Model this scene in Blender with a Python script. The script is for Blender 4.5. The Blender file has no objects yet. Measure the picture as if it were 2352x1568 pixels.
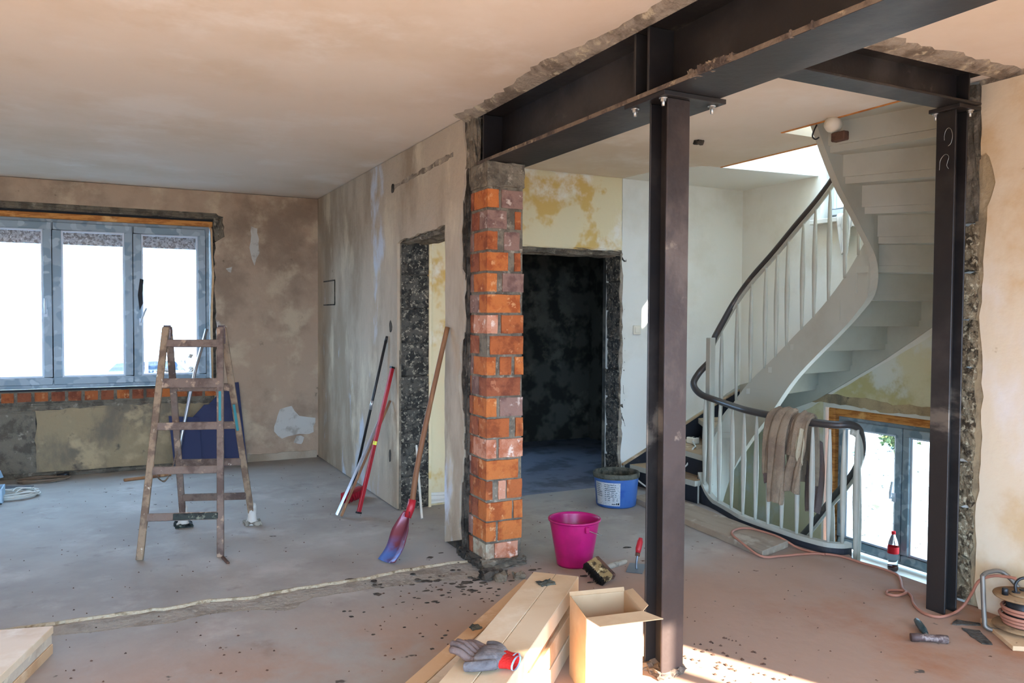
import bpy, bmesh, math, random
from mathutils import Vector, Matrix
from mathutils.geometry import tessellate_polygon
random.seed(7)
SC = bpy.context.scene
COL = SC.collection
V = Vector

# ---------------------------------------------------------------- camera
F_PX, EYE = 1821.7, 1.51
RX = V((0.89192521, -0.45214636, 0.00575188))
RY = V((0.00893414, 0.03033883, 0.99949974))
RZ = V((-0.45209468, -0.89142763, 0.0310995))
cam_d = bpy.data.cameras.new('camera')
cam_d.sensor_fit = 'HORIZONTAL'; cam_d.sensor_width = 36.0
cam_d.lens = F_PX / 2352 * 36.0
cam_d.clip_start = 0.05; cam_d.clip_end = 200
cam = bpy.data.objects.new('camera', cam_d); COL.objects.link(cam)
cam.matrix_world = Matrix(((RX.x, RY.x, RZ.x, 0), (RX.y, RY.y, RZ.y, 0), (RX.z, RY.z, RZ.z, EYE), (0, 0, 0, 1)))
SC.camera = cam

# ---------------------------------------------------------------- world, sun, exposure
SKY, SUN, EXPO = 24.0, 52.0, -0.16
w = bpy.data.worlds.new('sky'); SC.world = w; w.use_nodes = True
bg = w.node_tree.nodes['Background']
bg.inputs[0].default_value = (0.41, 0.66, 1.0, 1); bg.inputs[1].default_value = SKY
SUN_EL = math.radians(26)
SUN_DIR = V((-0.42 * math.cos(SUN_EL), 0.9075 * math.cos(SUN_EL), -math.sin(SUN_EL)))
sd = bpy.data.lights.new('sun', 'SUN'); sd.energy = SUN; sd.angle = math.radians(0.6); sd.color = (1.0, 0.90, 0.77)
so = bpy.data.objects.new('sun', sd); COL.objects.link(so)
so.rotation_euler = SUN_DIR.to_track_quat('-Z', 'Y').to_euler(); so.location = (6, -9, 8)
def portal(loc, sx, sy, d):
    l = bpy.data.lights.new('sky_portal', 'AREA'); l.shape = 'RECTANGLE'; l.size = sx; l.size_y = sy
    l.cycles.is_portal = True
    o = bpy.data.objects.new('sky_portal', l); COL.objects.link(o)
    o.location = loc; o.rotation_euler = V(d).to_track_quat('-Z', 'Z').to_euler()
portal((-0.45, 8.84, 1.6), 2.7, 1.55, (0, -1, 0))
portal((5.84, 4.1, 0.18), 1.7, 1.2, (-1, 0, 0))
portal((3.45, -0.95, 1.07), 1.2, 2.12, (0, 1, 0))
portal((3.4, 8.78, 1.45), .8, 1.1, (0, -1, 0))
portal((-.35, -.95, 1.07), 3.7, 2.12, (0, 1, 0))
portal((4.6, 4.2, 5.3), 1.6, 2.2, (0, 0, -1))
SC.view_settings.view_transform = 'Standard'; SC.view_settings.look = 'None'
SC.view_settings.gamma = 1.0; SC.view_settings.use_curve_mapping = False
SC.view_settings.exposure = EXPO
SC.cycles.max_bounces = 14; SC.cycles.diffuse_bounces = 8; SC.cycles.transparent_max_bounces = 16
SC.cycles.sample_clamp_indirect = 12.0

# ---------------------------------------------------------------- helpers: materials
def lin(c):
    f = lambda v: v / 12.92 if v <= 0.04045 else ((v + 0.055) / 1.055) ** 2.4
    return tuple(f(x / 255.0) for x in c) + (1.0,)
MATS = {}
def M(name, base, rough=0.85, layers=(), bump=None, metal=0.0, spec=0.3, extra=None):
    """layers: (colour, scale, low, high[, stretch[, box mask[, detail]]]) noise-masked colours over the base."""
    m = bpy.data.materials.new(name); m.use_nodes = True
    nt = m.node_tree; N = nt.nodes; L = nt.links
    b = N['Principled BSDF']
    b.inputs['Roughness'].default_value = rough; b.inputs['Metallic'].default_value = metal
    b.inputs['Specular IOR Level'].default_value = spec
    b.inputs['Base Color'].default_value = lin(base)
    tc = N.new('ShaderNodeTexCoord'); cur = None
    rgb = N.new('ShaderNodeRGB'); rgb.outputs[0].default_value = lin(base); cur = rgb.outputs[0]
    for i, ly in enumerate(layers):
        col, sc, lo, hi = ly[:4]
        st = ly[4] if len(ly) > 4 and ly[4] else (1, 1, 1)
        box = ly[5] if len(ly) > 5 else None
        det = ly[6] if len(ly) > 6 else 6
        mp = N.new('ShaderNodeMapping'); mp.inputs['Scale'].default_value = st
        mp.inputs['Location'].default_value = (i * 3.7 + len(name), i * 1.9, i * 5.3)
        L.new(tc.outputs['Object'], mp.inputs[0])
        nz = N.new('ShaderNodeTexNoise'); nz.inputs['Scale'].default_value = sc; nz.inputs['Detail'].default_value = det
        nz.inputs['Roughness'].default_value = 0.62
        L.new(mp.outputs[0], nz.inputs['Vector'])
        mr = N.new('ShaderNodeMapRange'); mr.inputs[1].default_value = lo; mr.inputs[2].default_value = hi
        mr.interpolation_type = 'SMOOTHSTEP'
        L.new(nz.outputs['Fac'], mr.inputs[0]); fac = mr.outputs[0]
        if box:
            sx = N.new('ShaderNodeSeparateXYZ'); L.new(tc.outputs['Object'], sx.inputs[0])
            for ax, a0, a1 in box:      # ramps 0->1 between a0 and a1 along an axis, wobbled by the noise
                ad = N.new('ShaderNodeMath'); ad.operation = 'MULTIPLY_ADD'
                L.new(nz.outputs['Fac'], ad.inputs[0]); ad.inputs[1].default_value = 0.5 * abs(a1 - a0); L.new(sx.outputs[ax], ad.inputs[2])
                r2 = N.new('ShaderNodeMapRange'); r2.inputs[1].default_value = a0; r2.inputs[2].default_value = a1
                L.new(ad.outputs[0], r2.inputs[0])
                mu = N.new('ShaderNodeMath'); mu.operation = 'MULTIPLY'
                L.new(fac, mu.inputs[0]); L.new(r2.outputs[0], mu.inputs[1]); fac = mu.outputs[0]
        mx = N.new('ShaderNodeMixRGB'); mx.inputs[2].default_value = lin(col)
        L.new(fac, mx.inputs[0]); L.new(cur, mx.inputs[1]); cur = mx.outputs[0]
    L.new(cur, b.inputs['Base Color'])
    if bump:
        nz = N.new('ShaderNodeTexNoise'); nz.inputs['Scale'].default_value = bump[0]; nz.inputs['Detail'].default_value = 8
        if len(bump) > 2:
            mp = N.new('ShaderNodeMapping'); mp.inputs['Scale'].default_value = bump[2]
            L.new(tc.outputs['Object'], mp.inputs[0]); L.new(mp.outputs[0], nz.inputs['Vector'])
        else: L.new(tc.outputs['Object'], nz.inputs['Vector'])
        bp = N.new('ShaderNodeBump'); bp.inputs['Strength'].default_value = bump[1]; bp.inputs['Distance'].default_value = 0.02
        L.new(nz.outputs['Fac'], bp.inputs['Height']); L.new(bp.outputs[0], b.inputs['Normal'])
    if extra: extra(nt, b, tc)
    MATS[name] = m
    return m
def glass(name, tint=(0.97, 0.99, 1.0), gl=0.07):
    m = bpy.data.materials.new(name); m.use_nodes = True; nt = m.node_tree; N = nt.nodes; L = nt.links
    N.remove(N['Principled BSDF']); out = N['Material Output']
    t = N.new('ShaderNodeBsdfTransparent'); t.inputs[0].default_value = tint + (1,)
    g = N.new('ShaderNodeBsdfGlossy'); g.inputs['Roughness'].default_value = 0.02
    mx = N.new('ShaderNodeMixShader'); mx.inputs[0].default_value = gl
    L.new(t.outputs[0], mx.inputs[1]); L.new(g.outputs[0], mx.inputs[2]); L.new(mx.outputs[0], out.inputs[0])
    MATS[name] = m; return m

# ---------------------------------------------------------------- helpers: meshes and objects
class MB:
    def __init__(s): s.v = []; s.f = []; s.mi = []; s.sm = []
    def add(s, vs, fs, mi=0, smooth=False):
        o = len(s.v); s.v += [V(p) for p in vs]
        for f in fs: s.f.append(tuple(i + o for i in f)); s.mi.append(mi); s.sm.append(smooth)
        return s
    def box(s, lo, hi, mi=0):
        (a, b, c), (d, e, g) = lo, hi
        return s.add([(a,b,c),(d,b,c),(d,e,c),(a,e,c),(a,b,g),(d,b,g),(d,e,g),(a,e,g)],
                     [(0,3,2,1),(4,5,6,7),(0,1,5,4),(1,2,6,5),(2,3,7,6),(3,0,4,7)], mi)
    def hexa(s, p, mi=0):   # 8 points: bottom 4 then top 4
        return s.add(p, [(0,3,2,1),(4,5,6,7),(0,1,5,4),(1,2,6,5),(2,3,7,6),(3,0,4,7)], mi)
    def bar(s, a, b, wd, th, up=(0,0,1), mi=0):   # rectangular bar a->b: wd across, th along 'up'
        a, b = V(a), V(b); d = (b - a).normalized(); x = d.cross(V(up)).normalized(); y = x.cross(d).normalized()
        x *= wd / 2; y *= th / 2
        return s.hexa([a-x-y, a+x-y, b+x-y, b-x-y, a-x+y, a+x+y, b+x+y, b-x+y], mi)
    def tube(s, pts, r, seg=10, mi=0, flat=1.0, right=None, caps=True):
        pts = [V(p) for p in pts]; n = len(pts); rs = r if isinstance(r, (list, tuple)) else [r] * n
        o = len(s.v); prev = None
        for i, p in enumerate(pts):
            d = (pts[min(i+1, n-1)] - pts[max(i-1, 0)])
            d = d.normalized() if d.length > 1e-9 else V((0,0,1))
            if right is not None: x = V(right); x = (x - d * x.dot(d))
            elif prev is None:
                x = d.cross(V((0,0,1)) if abs(d.z) < 0.9 else V((1,0,0)))
            else: x = prev - d * prev.dot(d)
            x.normalize(); prev = x; y = d.cross(x)
            rr = rs[i]; rx, ry = rr if isinstance(rr, tuple) else (rr, rr * flat)
            for k in range(seg):
                a = 2 * math.pi * k / seg
                s.v.append(p + x * (math.cos(a) * rx) + y * (math.sin(a) * ry))
        for i in range(n - 1):
            for k in range(seg):
                k2 = (k + 1) % seg
                s.f.append((o+i*seg+k, o+i*seg+k2, o+(i+1)*seg+k2, o+(i+1)*seg+k)); s.mi.append(mi); s.sm.append(True)
        if caps:
            s.f.append(tuple(o + k for k in reversed(range(seg)))); s.mi.append(mi); s.sm.append(False)
            s.f.append(tuple(o + (n-1)*seg + k for k in range(seg))); s.mi.append(mi); s.sm.append(False)
        return s
    def lathe(s, prof, c=(0,0,0), seg=32, mi=0, smooth=True):   # prof (r,z) list
        o = len(s.v); c = V(c)
        for r, z in prof:
            for k in range(seg):
                a = 2*math.pi*k/seg; s.v.append(c + V((r*math.cos(a), r*math.sin(a), z)))
        for i in range(len(prof)-1):
            for k in range(seg):
                k2 = (k+1) % seg
                s.f.append((o+i*seg+k, o+i*seg+k2, o+(i+1)*seg+k2, o+(i+1)*seg+k)); s.mi.append(mi); s.sm.append(smooth)
        return s
    def prism(s, poly, z0, z1, mi=0, holes=()):
        return s.plate(poly, holes, lambda u, v, w: V((u, v, w)), z0, z1, mi)
    def plate(s, outer, holes, fn, w0, w1, mi=0):
        loops = [list(outer)] + [list(h) for h in holes]
        flat = [p for l in loops for p in l]; n = len(flat)
        tris = tessellate_polygon([[V((p[0], p[1], 0)) for p in l] for l in loops])
        vs = [fn(p[0], p[1], w0) for p in flat] + [fn(p[0], p[1], w1) for p in flat]
        fs = []
        for t in tris: fs.append(tuple(t)); fs.append(tuple(i + n for i in reversed(t)))
        o = 0
        for l in loops:
            m = len(l)
            for i in range(m):
                j = (i+1) % m; fs.append((o+i, o+j, o+j+n, o+i+n))
            o += m
        return s.add(vs, fs, mi)
    def build(s, name, mats, parent=None, bevel=0, segs=1, recalc=True, rot=None):
        me = bpy.data.meshes.new(name); me.from_pydata([tuple(p) for p in s.v], [], s.f)
        mats = mats if isinstance(mats, (list, tuple)) else [mats]
        for m in mats: me.materials.append(MATS[m])
        for p, mi, sm in zip(me.polygons, s.mi, s.sm): p.material_index = mi; p.use_smooth = sm
        bm = bmesh.new(); bm.from_mesh(me)
        if bevel:
            bmesh.ops.remove_doubles(bm, verts=bm.verts, dist=1e-6)
            es = [e for e in bm.edges if len(e.link_faces) == 2 and e.calc_face_angle(0) > 0.6]
            bmesh.ops.bevel(bm, geom=es, offset=bevel, segments=segs, affect='EDGES', profile=0.6)
        if recalc: bmesh.ops.recalc_face_normals(bm, faces=bm.faces)
        bm.to_mesh(me); bm.free()
        if parent is not None: me.transform(WORLD[parent.name].inverted())
        o = bpy.data.objects.new(name, me); COL.objects.link(o)
        if parent is not None: o.parent = parent; WORLD[o.name] = WORLD[parent.name]
        else: WORLD[o.name] = Matrix.Identity(4)
        return o
WORLD = {}
def tag(o, label=None, cat=None, group=None, kind=None):
    if label: o['label'] = label
    if cat: o['category'] = cat
    if group: o['group'] = group
    if kind: o['kind'] = kind
    return o
def thing(name, label, cat, loc=(0,0,0), group=None):
    o = bpy.data.objects.new(name, None); COL.objects.link(o); o.location = loc; o.empty_display_size = 0.1
    WORLD[o.name] = Matrix.Translation(V(loc))
    return tag(o, label, cat, group)
def one(mb, name, mats, label, cat, loc, bevel=0, group=None, segs=1):
    """a thing that is a single mesh, origin at its base"""
    o = mb.build(name, mats, None, bevel, segs); o.data.transform(Matrix.Translation(-V(loc))); o.location = loc
    WORLD[o.name] = Matrix.Translation(V(loc))
    return tag(o, label, cat, group)
def struct(name, label=None):
    o = bpy.data.objects.new(name, None); COL.objects.link(o); WORLD[o.name] = Matrix.Identity(4); o['kind'] = 'structure'
    if label: o['label'] = label
    return o
def S(mb, name, mats, label=None, bevel=0):
    o = mb.build(name, mats, None, bevel); o['kind'] = 'structure'
    if label: o['label'] = label
    return o
def spline(pts, n=8):
    pts = [V(p) for p in pts]; out = []
    for i in range(len(pts)-1):
        p0 = pts[max(i-1,0)]; p1 = pts[i]; p2 = pts[i+1]; p3 = pts[min(i+2, len(pts)-1)]
        for k in range(n):
            t = k/n
            out.append(0.5*((2*p1)+(p2-p0)*t+(2*p0-5*p1+4*p2-p3)*t*t+(3*p1-p0-3*p2+p3)*t**3))
    out.append(pts[-1]); return out
def jag(poly, amp, step=0.06, keep=()):
    """break up the edges of a polygon; edges whose index is in keep stay straight"""
    out = []
    for i, a in enumerate(poly):
        b = poly[(i+1) % len(poly)]
        out.append(tuple(a))
        L_ = math.hypot(b[0]-a[0], b[1]-a[1])
        if i in keep or L_ < step: continue
        n = max(2, int(L_/step)); nx, ny = -(b[1]-a[1])/L_, (b[0]-a[0])/L_; dr = 0
        for k in range(1, n):
            t = (k + random.uniform(-.3,.3))/n; dr = 0.55*dr + random.uniform(-amp, amp)
            out.append((a[0]+(b[0]-a[0])*t+nx*dr, a[1]+(b[1]-a[1])*t+ny*dr))
    return out
def rough_block(lo, hi, amp, div=3, seed=0):
    """a box with its surface broken up, for rubble and mortar"""
    rnd = random.Random(seed)
    bm = bmesh.new(); bmesh.ops.create_cube(bm, size=1)
    bmesh.ops.subdivide_edges(bm, edges=bm.edges, cuts=div, use_grid_fill=True)
    lo, hi = V(lo), V(hi); c = (lo+hi)/2; d = hi-lo; mb = MB()
    for v in bm.verts:
        v.co = V((c.x+v.co.x*d.x, c.y+v.co.y*d.y, c.z+v.co.z*d.z)) + V((rnd.uniform(-amp,amp), rnd.uniform(-amp,amp), rnd.uniform(-amp,amp)))
    bm.verts.index_update()
    mb.add([v.co.copy() for v in bm.verts], [tuple(v.index for v in f.verts) for f in bm.faces]); bm.free()
    return mb

# ---------------------------------------------------------------- materials
M('plaster_far', (182,158,134), layers=[((150,128,108),1.6,.42,.64),((200,180,152),2.6,.5,.68),((205,200,190),1.3,.63,.69,None,None,8),((110,98,78),7,.66,.75)], bump=(22,.35))
M('plaster_door', (184,169,148), layers=[((156,139,117),1.4,.42,.62,(1,1,.4)),((204,190,164),2.2,.52,.68,(1,1,.45)),((196,202,210),1.1,.56,.63,(1,1,.5),None,8),((120,110,92),6,.68,.76)], bump=(24,.35))
M('plaster_yellow', (226,212,172), layers=[((214,180,108),2.6,.52,.62,None,None,4),((236,230,214),1.5,.52,.62)], bump=(20,.15))
M('plaster_right', (224,208,180), layers=[((212,184,142),1.3,.48,.64),((228,222,214),.9,.5,.64,(1,1,.6)),((186,160,122),9,.68,.76)], bump=(20,.15))
M('plaster_under', (160,140,108), layers=[((122,110,92),2.4,.46,.64,(1,1,.5)),((182,160,124),3.2,.5,.64),((96,86,74),6,.60,.72)], bump=(18,.6))
M('plaster_stair', (212,206,172), layers=[((190,178,126),1.6,.48,.64),((216,216,202),2.2,.5,.62)], bump=(16,.25))
M('plaster_edge', (154,142,126), layers=[((116,104,90),6,.45,.6),((186,172,146),14,.55,.65)], bump=(30,.8))
M('base_coat', (176,158,126), rough=.95, layers=[((146,130,104),5,.48,.62),((196,180,150),9,.56,.68)], bump=(30,.6))
M('white_paint', (226,224,214), rough=.6, layers=[((214,210,196),1.2,.45,.65)], bump=(60,.05))
M('ceiling', (222,208,190), rough=.9, layers=[((212,194,170),.7,.42,.7),((228,218,204),1.6,.5,.72),((192,170,142),5,.72,.80)], bump=(9,.12))
M('ceiling_white', (228,226,216), rough=.9)
M('floor', (164,159,151), rough=.8, layers=[
    ((148,141,134),1.1,.40,.68),((182,177,169),2.3,.5,.76),((130,122,114),4.5,.6,.8),
    ((168,118,78),.8,.34,.56,None,((0,1.9,2.7),(1,4.5,3.0))),
    ((156,94,54),1.7,.36,.54,(1,1,1),((0,2.4,3.4),(1,3.9,2.8))),
    ((166,136,116),1.3,.28,.55,None,((1,4.4,3.6),)),
    ((86,78,70),9,.70,.76,None,None,3),((96,66,48),11,.70,.74,(1,1.6,1),((0,1.6,2.2),),3)], bump=(14,.15))
M('floor_strip', (164,157,145), rough=.95, layers=[((140,132,120),6,.45,.65),((176,169,154),22,.56,.68)], bump=(34,.8))
M('screed_edge', (190,178,152), rough=.95, layers=[((150,136,110),18,.5,.62)], bump=(50,.8))
M('floor_dark', (120,126,140), rough=.8, layers=[((90,94,104),2.5,.45,.6)], bump=(14,.2))
M('dark_wall', (92,88,78), rough=.95, layers=[((54,52,46),3.2,.42,.56,None,None,3),((112,106,92),2.0,.55,.66)], bump=(10,.5))
M('mortar', (126,116,100), rough=.95, layers=[((96,88,76),8,.45,.6),((160,150,132),16,.58,.68)], bump=(34,1.0))
M('mortar_dark', (84,77,68), rough=.98, layers=[((46,42,36),9,.45,.6),((110,102,90),20,.6,.68)], bump=(36,1.0))
M('block', (88,84,76), rough=.98, layers=[((52,50,46),14,.46,.56),((150,142,124),46,.56,.62,None,None,4)], bump=(60,1.0))
M('block_tan', (138,122,96), rough=.98, layers=[((78,66,50),16,.48,.58),((186,172,142),42,.55,.62,None,None,4)], bump=(50,1.0))
for nm, c, c2, c3 in (('brick_orange',(186,108,56),(156,80,40),(206,146,98)),('brick_red',(146,84,56),(118,64,44),(170,110,80)),
                      ('brick_purple',(140,110,98),(112,84,76),(190,170,156)),('brick_pale',(196,140,112),(172,104,74),(222,196,178)),
                      ('brick_brown',(168,94,52),(134,70,40),(188,124,82)),('brick_chalky',(176,168,146),(150,128,106),(206,196,176))):
    M(nm, c, rough=.92, layers=[(c2,9,.46,.62),(c3,16,.57,.66)], bump=(40,.5))
M('steel', (52,48,46), rough=.45, metal=.45, spec=.5, layers=[((80,74,70),2.2,.48,.66,(1,.5,.6)),((122,112,100),4,.60,.72,(1,.4,1)),((42,39,40),1.1,.48,.66)], bump=(26,.08))
M('steel_brown', (70,58,54), rough=.5, metal=.45, spec=.5, layers=[((98,84,76),3,.5,.64,(1,1,.5)),((128,112,98),6,.62,.7),((48,40,38),1.2,.46,.62)], bump=(26,.1))
M('steel_dusty', (120,104,88), rough=.85, metal=.1, layers=[((84,72,64),8,.45,.6),((160,142,116),14,.58,.66)], bump=(30,.6))
M('galvanised', (190,190,186), rough=.3, metal=.9, spec=.5)
M('stair_paint', (180,179,165), rough=.45, spec=.45, layers=[((170,167,152),1.5,.45,.65)])
M('rail_dark', (58,54,52), rough=.4, spec=.5, layers=[((92,78,68),6,.56,.68)])
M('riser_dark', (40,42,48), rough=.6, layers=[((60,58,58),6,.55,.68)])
M('tread_top', (172,148,118), rough=.85, layers=[((140,118,94),4,.48,.62),((196,174,146),8,.56,.66)])
M('upvc_film', (140,155,163), rough=.35, spec=.5, layers=[((116,136,146),7,.52,.58,(1,1,1),None,1),((158,172,180),11,.56,.62,(1,1,1),None,1)])
M('upvc_white', (206,212,218), rough=.35, spec=.5)
M('gasket', (30,32,36), rough=.6)
M('wood_orange', (206,140,72), rough=.7, layers=[((168,104,48),7,.46,.6,(1,1,6)),((226,172,108),4,.55,.66)])
M('shutter', (150,160,166), rough=.9, layers=[((84,94,100),30,.48,.54,None,None,3),((196,204,206),40,.56,.60)])
M('pine', (222,198,164), rough=.6, layers=[((210,180,142),2.2,.46,.68),((230,212,184),5,.52,.70),((150,108,64),16,.72,.78)], bump=(30,.05))
M('pine_grey', (204,188,164), rough=.7, layers=[((182,162,138),4,.46,.62),((220,204,176),8,.54,.66)], bump=(30,.05))
M('pine_tan', (206,170,130), rough=.65, layers=[((188,146,104),2.5,.46,.66),((220,190,152),6,.52,.68),((120,84,52),14,.70,.76)], bump=(30,.05))
M('ladder_wood', (122,104,92), rough=.9, layers=[((94,78,70),7,.45,.6),((164,140,118),12,.56,.64),((214,206,192),18,.68,.72)], bump=(40,.4))
M('ladder_bare', (148,126,102), rough=.85, layers=[((112,92,76),9,.45,.6),((208,196,176),16,.64,.7)], bump=(40,.3))
M('teal_paint', (58,130,136), rough=.7)
M('paint_black', (48,54,48), rough=.7, layers=[((120,122,104),18,.56,.62),((26,28,26),8,.45,.55)])
M('white_rag', (200,196,186), rough=.95, layers=[((168,160,148),9,.5,.66)])
M('handle_wood', (160,116,78), rough=.6, layers=[((122,82,54),5,.46,.62,(1,1,.2)),((188,148,106),7,.56,.66,(1,1,.2))])
M('shovel_blade', (112,52,66), rough=.35, metal=.3, spec=.6, layers=[((78,112,178),4,.40,.52,None,((2,.17,.07),)),((150,160,190),14,.66,.72)])
M('paint_red', (168,28,40), rough=.45, spec=.5, layers=[((150,20,30),6,.5,.64),((206,150,146),16,.70,.74)])
M('aluminium', (196,200,206), rough=.3, metal=.85, spec=.5)
M('black_plastic', (26,26,28), rough=.45, spec=.5)
M('vial', (220,226,40), rough=.2)
M('bristle_red', (176,30,50), rough=.8)
M('sheet_blue', (54,60,92), rough=.7, layers=[((46,50,80),2,.45,.6)])
M('pink_plastic', (176,20,102), rough=.32, spec=.5, layers=[((160,16,90),5,.5,.64)])
M('blue_plastic', (58,98,158), rough=.35, spec=.5, layers=[((34,74,146),4,.5,.64),((150,146,130),9,.68,.72)])
M('slurry', (92,90,78), rough=.9, layers=[((62,62,54),12,.46,.58)], bump=(40,.7))
def _label(nt, b, tc):
    N, L = nt.nodes, nt.links
    mp = N.new('ShaderNodeMapping'); mp.inputs['Scale'].default_value = (30, 30, 60); L.new(tc.outputs['Object'], mp.inputs[0])
    nz = N.new('ShaderNodeTexNoise'); nz.inputs['Scale'].default_value = 3; L.new(mp.outputs[0], nz.inputs['Vector'])
    r = N.new('ShaderNodeMapRange'); r.inputs[1].default_value = .5; r.inputs[2].default_value = .62; L.new(nz.outputs['Fac'], r.inputs[0])
    mx = N.new('ShaderNodeMixRGB'); mx.inputs[1].default_value = lin((186,190,192)); mx.inputs[2].default_value = lin((160,164,168)); L.new(r.outputs[0], mx.inputs[0])
    L.new(mx.outputs[0], b.inputs['Base Color'])
M('paper_label', (206,204,196), rough=.7, extra=_label)
M('ink', (24,26,30), rough=.8)
M('brush_hair', (158,134,92), rough=.9, layers=[((70,56,38),26,.48,.58,(1,1,.15)),((206,188,144),30,.58,.66,(1,1,.15))])
M('brush_black', (26,22,18), rough=.95)
M('brush_wood', (96,70,56), rough=.85, layers=[((66,48,40),9,.48,.6)])
M('cement_grey', (150,144,130), rough=.95, layers=[((112,106,96),12,.5,.6)])
M('dusty_board', (158,142,122), rough=.9, layers=[((138,122,104),3,.46,.64,(3,.4,1)),((176,162,142),7,.54,.66)])
M('trowel_steel', (120,130,138), rough=.35, metal=.7, spec=.5)
M('cardboard', (194,160,122), rough=.85, layers=[((182,146,108),3,.46,.62)])
M('box_white', (232,230,224), rough=.6)
M('glove_grey', (104,98,98), rough=.9, layers=[((78,72,72),9,.46,.6),((140,134,132),5,.54,.66)], bump=(90,.3))
M('glove_finger', (112,92,84), rough=.9, layers=[((84,68,62),10,.46,.6)], bump=(90,.3))
M('glove_red', (206,40,34), rough=.9, bump=(120,.4))
M('glove_trim', (170,196,214), rough=.9)
M('sweater', (144,126,104), rough=.98, layers=[((124,106,88),5,.46,.62),((166,146,122),3,.54,.66)], bump=(140,.4))
M('sweater_lining', (176,166,140), rough=.98, bump=(140,.4))
M('sweater_cuff', (112,94,88), rough=.98, bump=(160,.6))
M('sweater_dark', (104,90,84), rough=.98, bump=(140,.4))
M('cord_orange', (168,112,90), rough=.6)
M('cord_white', (206,204,194), rough=.6)
M('cord_brown', (132,112,92), rough=.7)
M('reel_disc', (150,118,84), rough=.7, layers=[((112,86,62),7,.46,.6)])
M('tube_metal', (120,112,102), rough=.5, metal=.5, spec=.4)
M('hammer_head', (92,74,70), rough=.6, metal=.4, layers=[((150,132,124),14,.52,.62)])
M('hammer_grip', (40,56,56), rough=.4, spec=.5)
M('cola', (70,16,8), rough=.1)
M('label_red', (206,24,34), rough=.5)
M('plastic_ivory', (224,216,196), rough=.4, spec=.5)
M('leaf_a', (58,74,40), rough=.7); M('leaf_b', (92,104,62), rough=.7); M('bark', (88,74,62), rough=.95)
M('grass', (188,184,172), rough=.95, layers=[((206,204,196),1.5,.45,.6),((44,48,38),16,.60,.64,None,None,3),((70,84,48),3,.62,.68)])
M('asphalt', (92,94,96), rough=.95)
M('car_paint', (168,176,186), rough=.3, spec=.6)
M('tyre', (28,28,28), rough=.9)
M('render_wall', (206,204,196), rough=.95)
glass('glass'); glass('car_glass', (.35,.45,.55), .25)
M('pet', (236,242,246), rough=.04, spec=.5)
MATS['pet'].node_tree.nodes['Principled BSDF'].inputs['Transmission Weight'].default_value = 1.0
MATS['pet'].node_tree.nodes['Principled BSDF'].inputs['IOR'].default_value = 1.22

# ================================================================ STRUCTURE
CEIL = 2.75
# --- floor: far slab, near slab, and the rough trench left by a removed wall
up = [(-2.6,4.44),(-.36,4.44),(-.21,4.44),(-.02,4.43),(.28,4.41),(.46,4.44),(.63,4.39),(.96,4.42),(1.33,4.42),(1.56,4.47),(1.78,4.47),(2.0,4.46)]
lo = [(-2.6,4.26),(-.25,4.254),(-.02,4.214),(.13,4.2),(.27,4.177),(.43,4.223),(.64,4.19),(.79,4.10),(.85,4.12),(.88,4.175),(.96,4.23),(1.27,4.229),(1.6,4.2),(2.0,4.1)]
def wob(pts, amp, step):
    out = []
    for a, b in zip(pts, pts[1:]):
        n = max(1, int((V(b)-V(a)).length/step)); out.append(a)
        for k in range(1, n):
            t = k/n; out.append((a[0]+(b[0]-a[0])*t, a[1]+(b[1]-a[1])*t+random.uniform(-amp, amp)))
    out.append(pts[-1]); return out
up, lo = wob(up, .012, .05), wob(lo, .006, .06)
well = [(5.5,2.75),(4.14,2.75),(4.15,3.42),(4.22,3.52),(4.12,3.60),(4.085,3.74),(4.075,3.95),(4.08,4.22),(4.10,4.38),(4.165,4.57),(4.24,4.79),(4.28,4.95),(4.36,5.1),(4.46,5.2),(4.5,5.9)]
fl = struct('floor', 'dusty concrete floor with a trench where a wall stood')
mb = MB(); mb.prism([(-2.6,8.5)] + up + [(2.0,5.9),(2.0,8.5)], -.25, 0); mb.build('slab', 'floor', fl)
mb = MB(); mb.prism([(-2.6,-.8),(4.2,-.8),(4.2,2.75)] + well[1:] + [(2.0,5.9),(2.0,4.46)] + list(reversed(lo)), -.25, 0); mb.build('slab', 'floor', fl)
mb = MB(); mb.prism(up + list(reversed(lo)), -.2, -.008); mb.build('trench_bed', 'floor_strip', fl)
mb = MB()
for a, b in zip(up, up[1:]):
    if a[0] < -1: continue
    t0, t1 = .008 + random.uniform(0,.014), .008 + random.uniform(0,.014)
    mb.add([(a[0],a[1]-t0,-.010),(b[0],b[1]-t1,-.010),(b[0],b[1]-.003,.003),(a[0],a[1]-.003,.003),(a[0],a[1]+.012,.0015),(b[0],b[1]+.012,.0015)],
           [(0,1,2,3),(3,2,5,4)])
mb.build('screed_edge', 'screed_edge', fl)
# dark side room floor
mb = MB(); mb.box((2.0,5.9,-.25),(4.6,8.75,0.0)); fd = mb.build('slab', 'floor_dark', fl)
# basement floor of the stairwell
mb = MB(); mb.box((2.9,2.6,-3.2),(5.8,6.1,-3.0)); mb.build('basement_slab', 'floor', fl)

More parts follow.
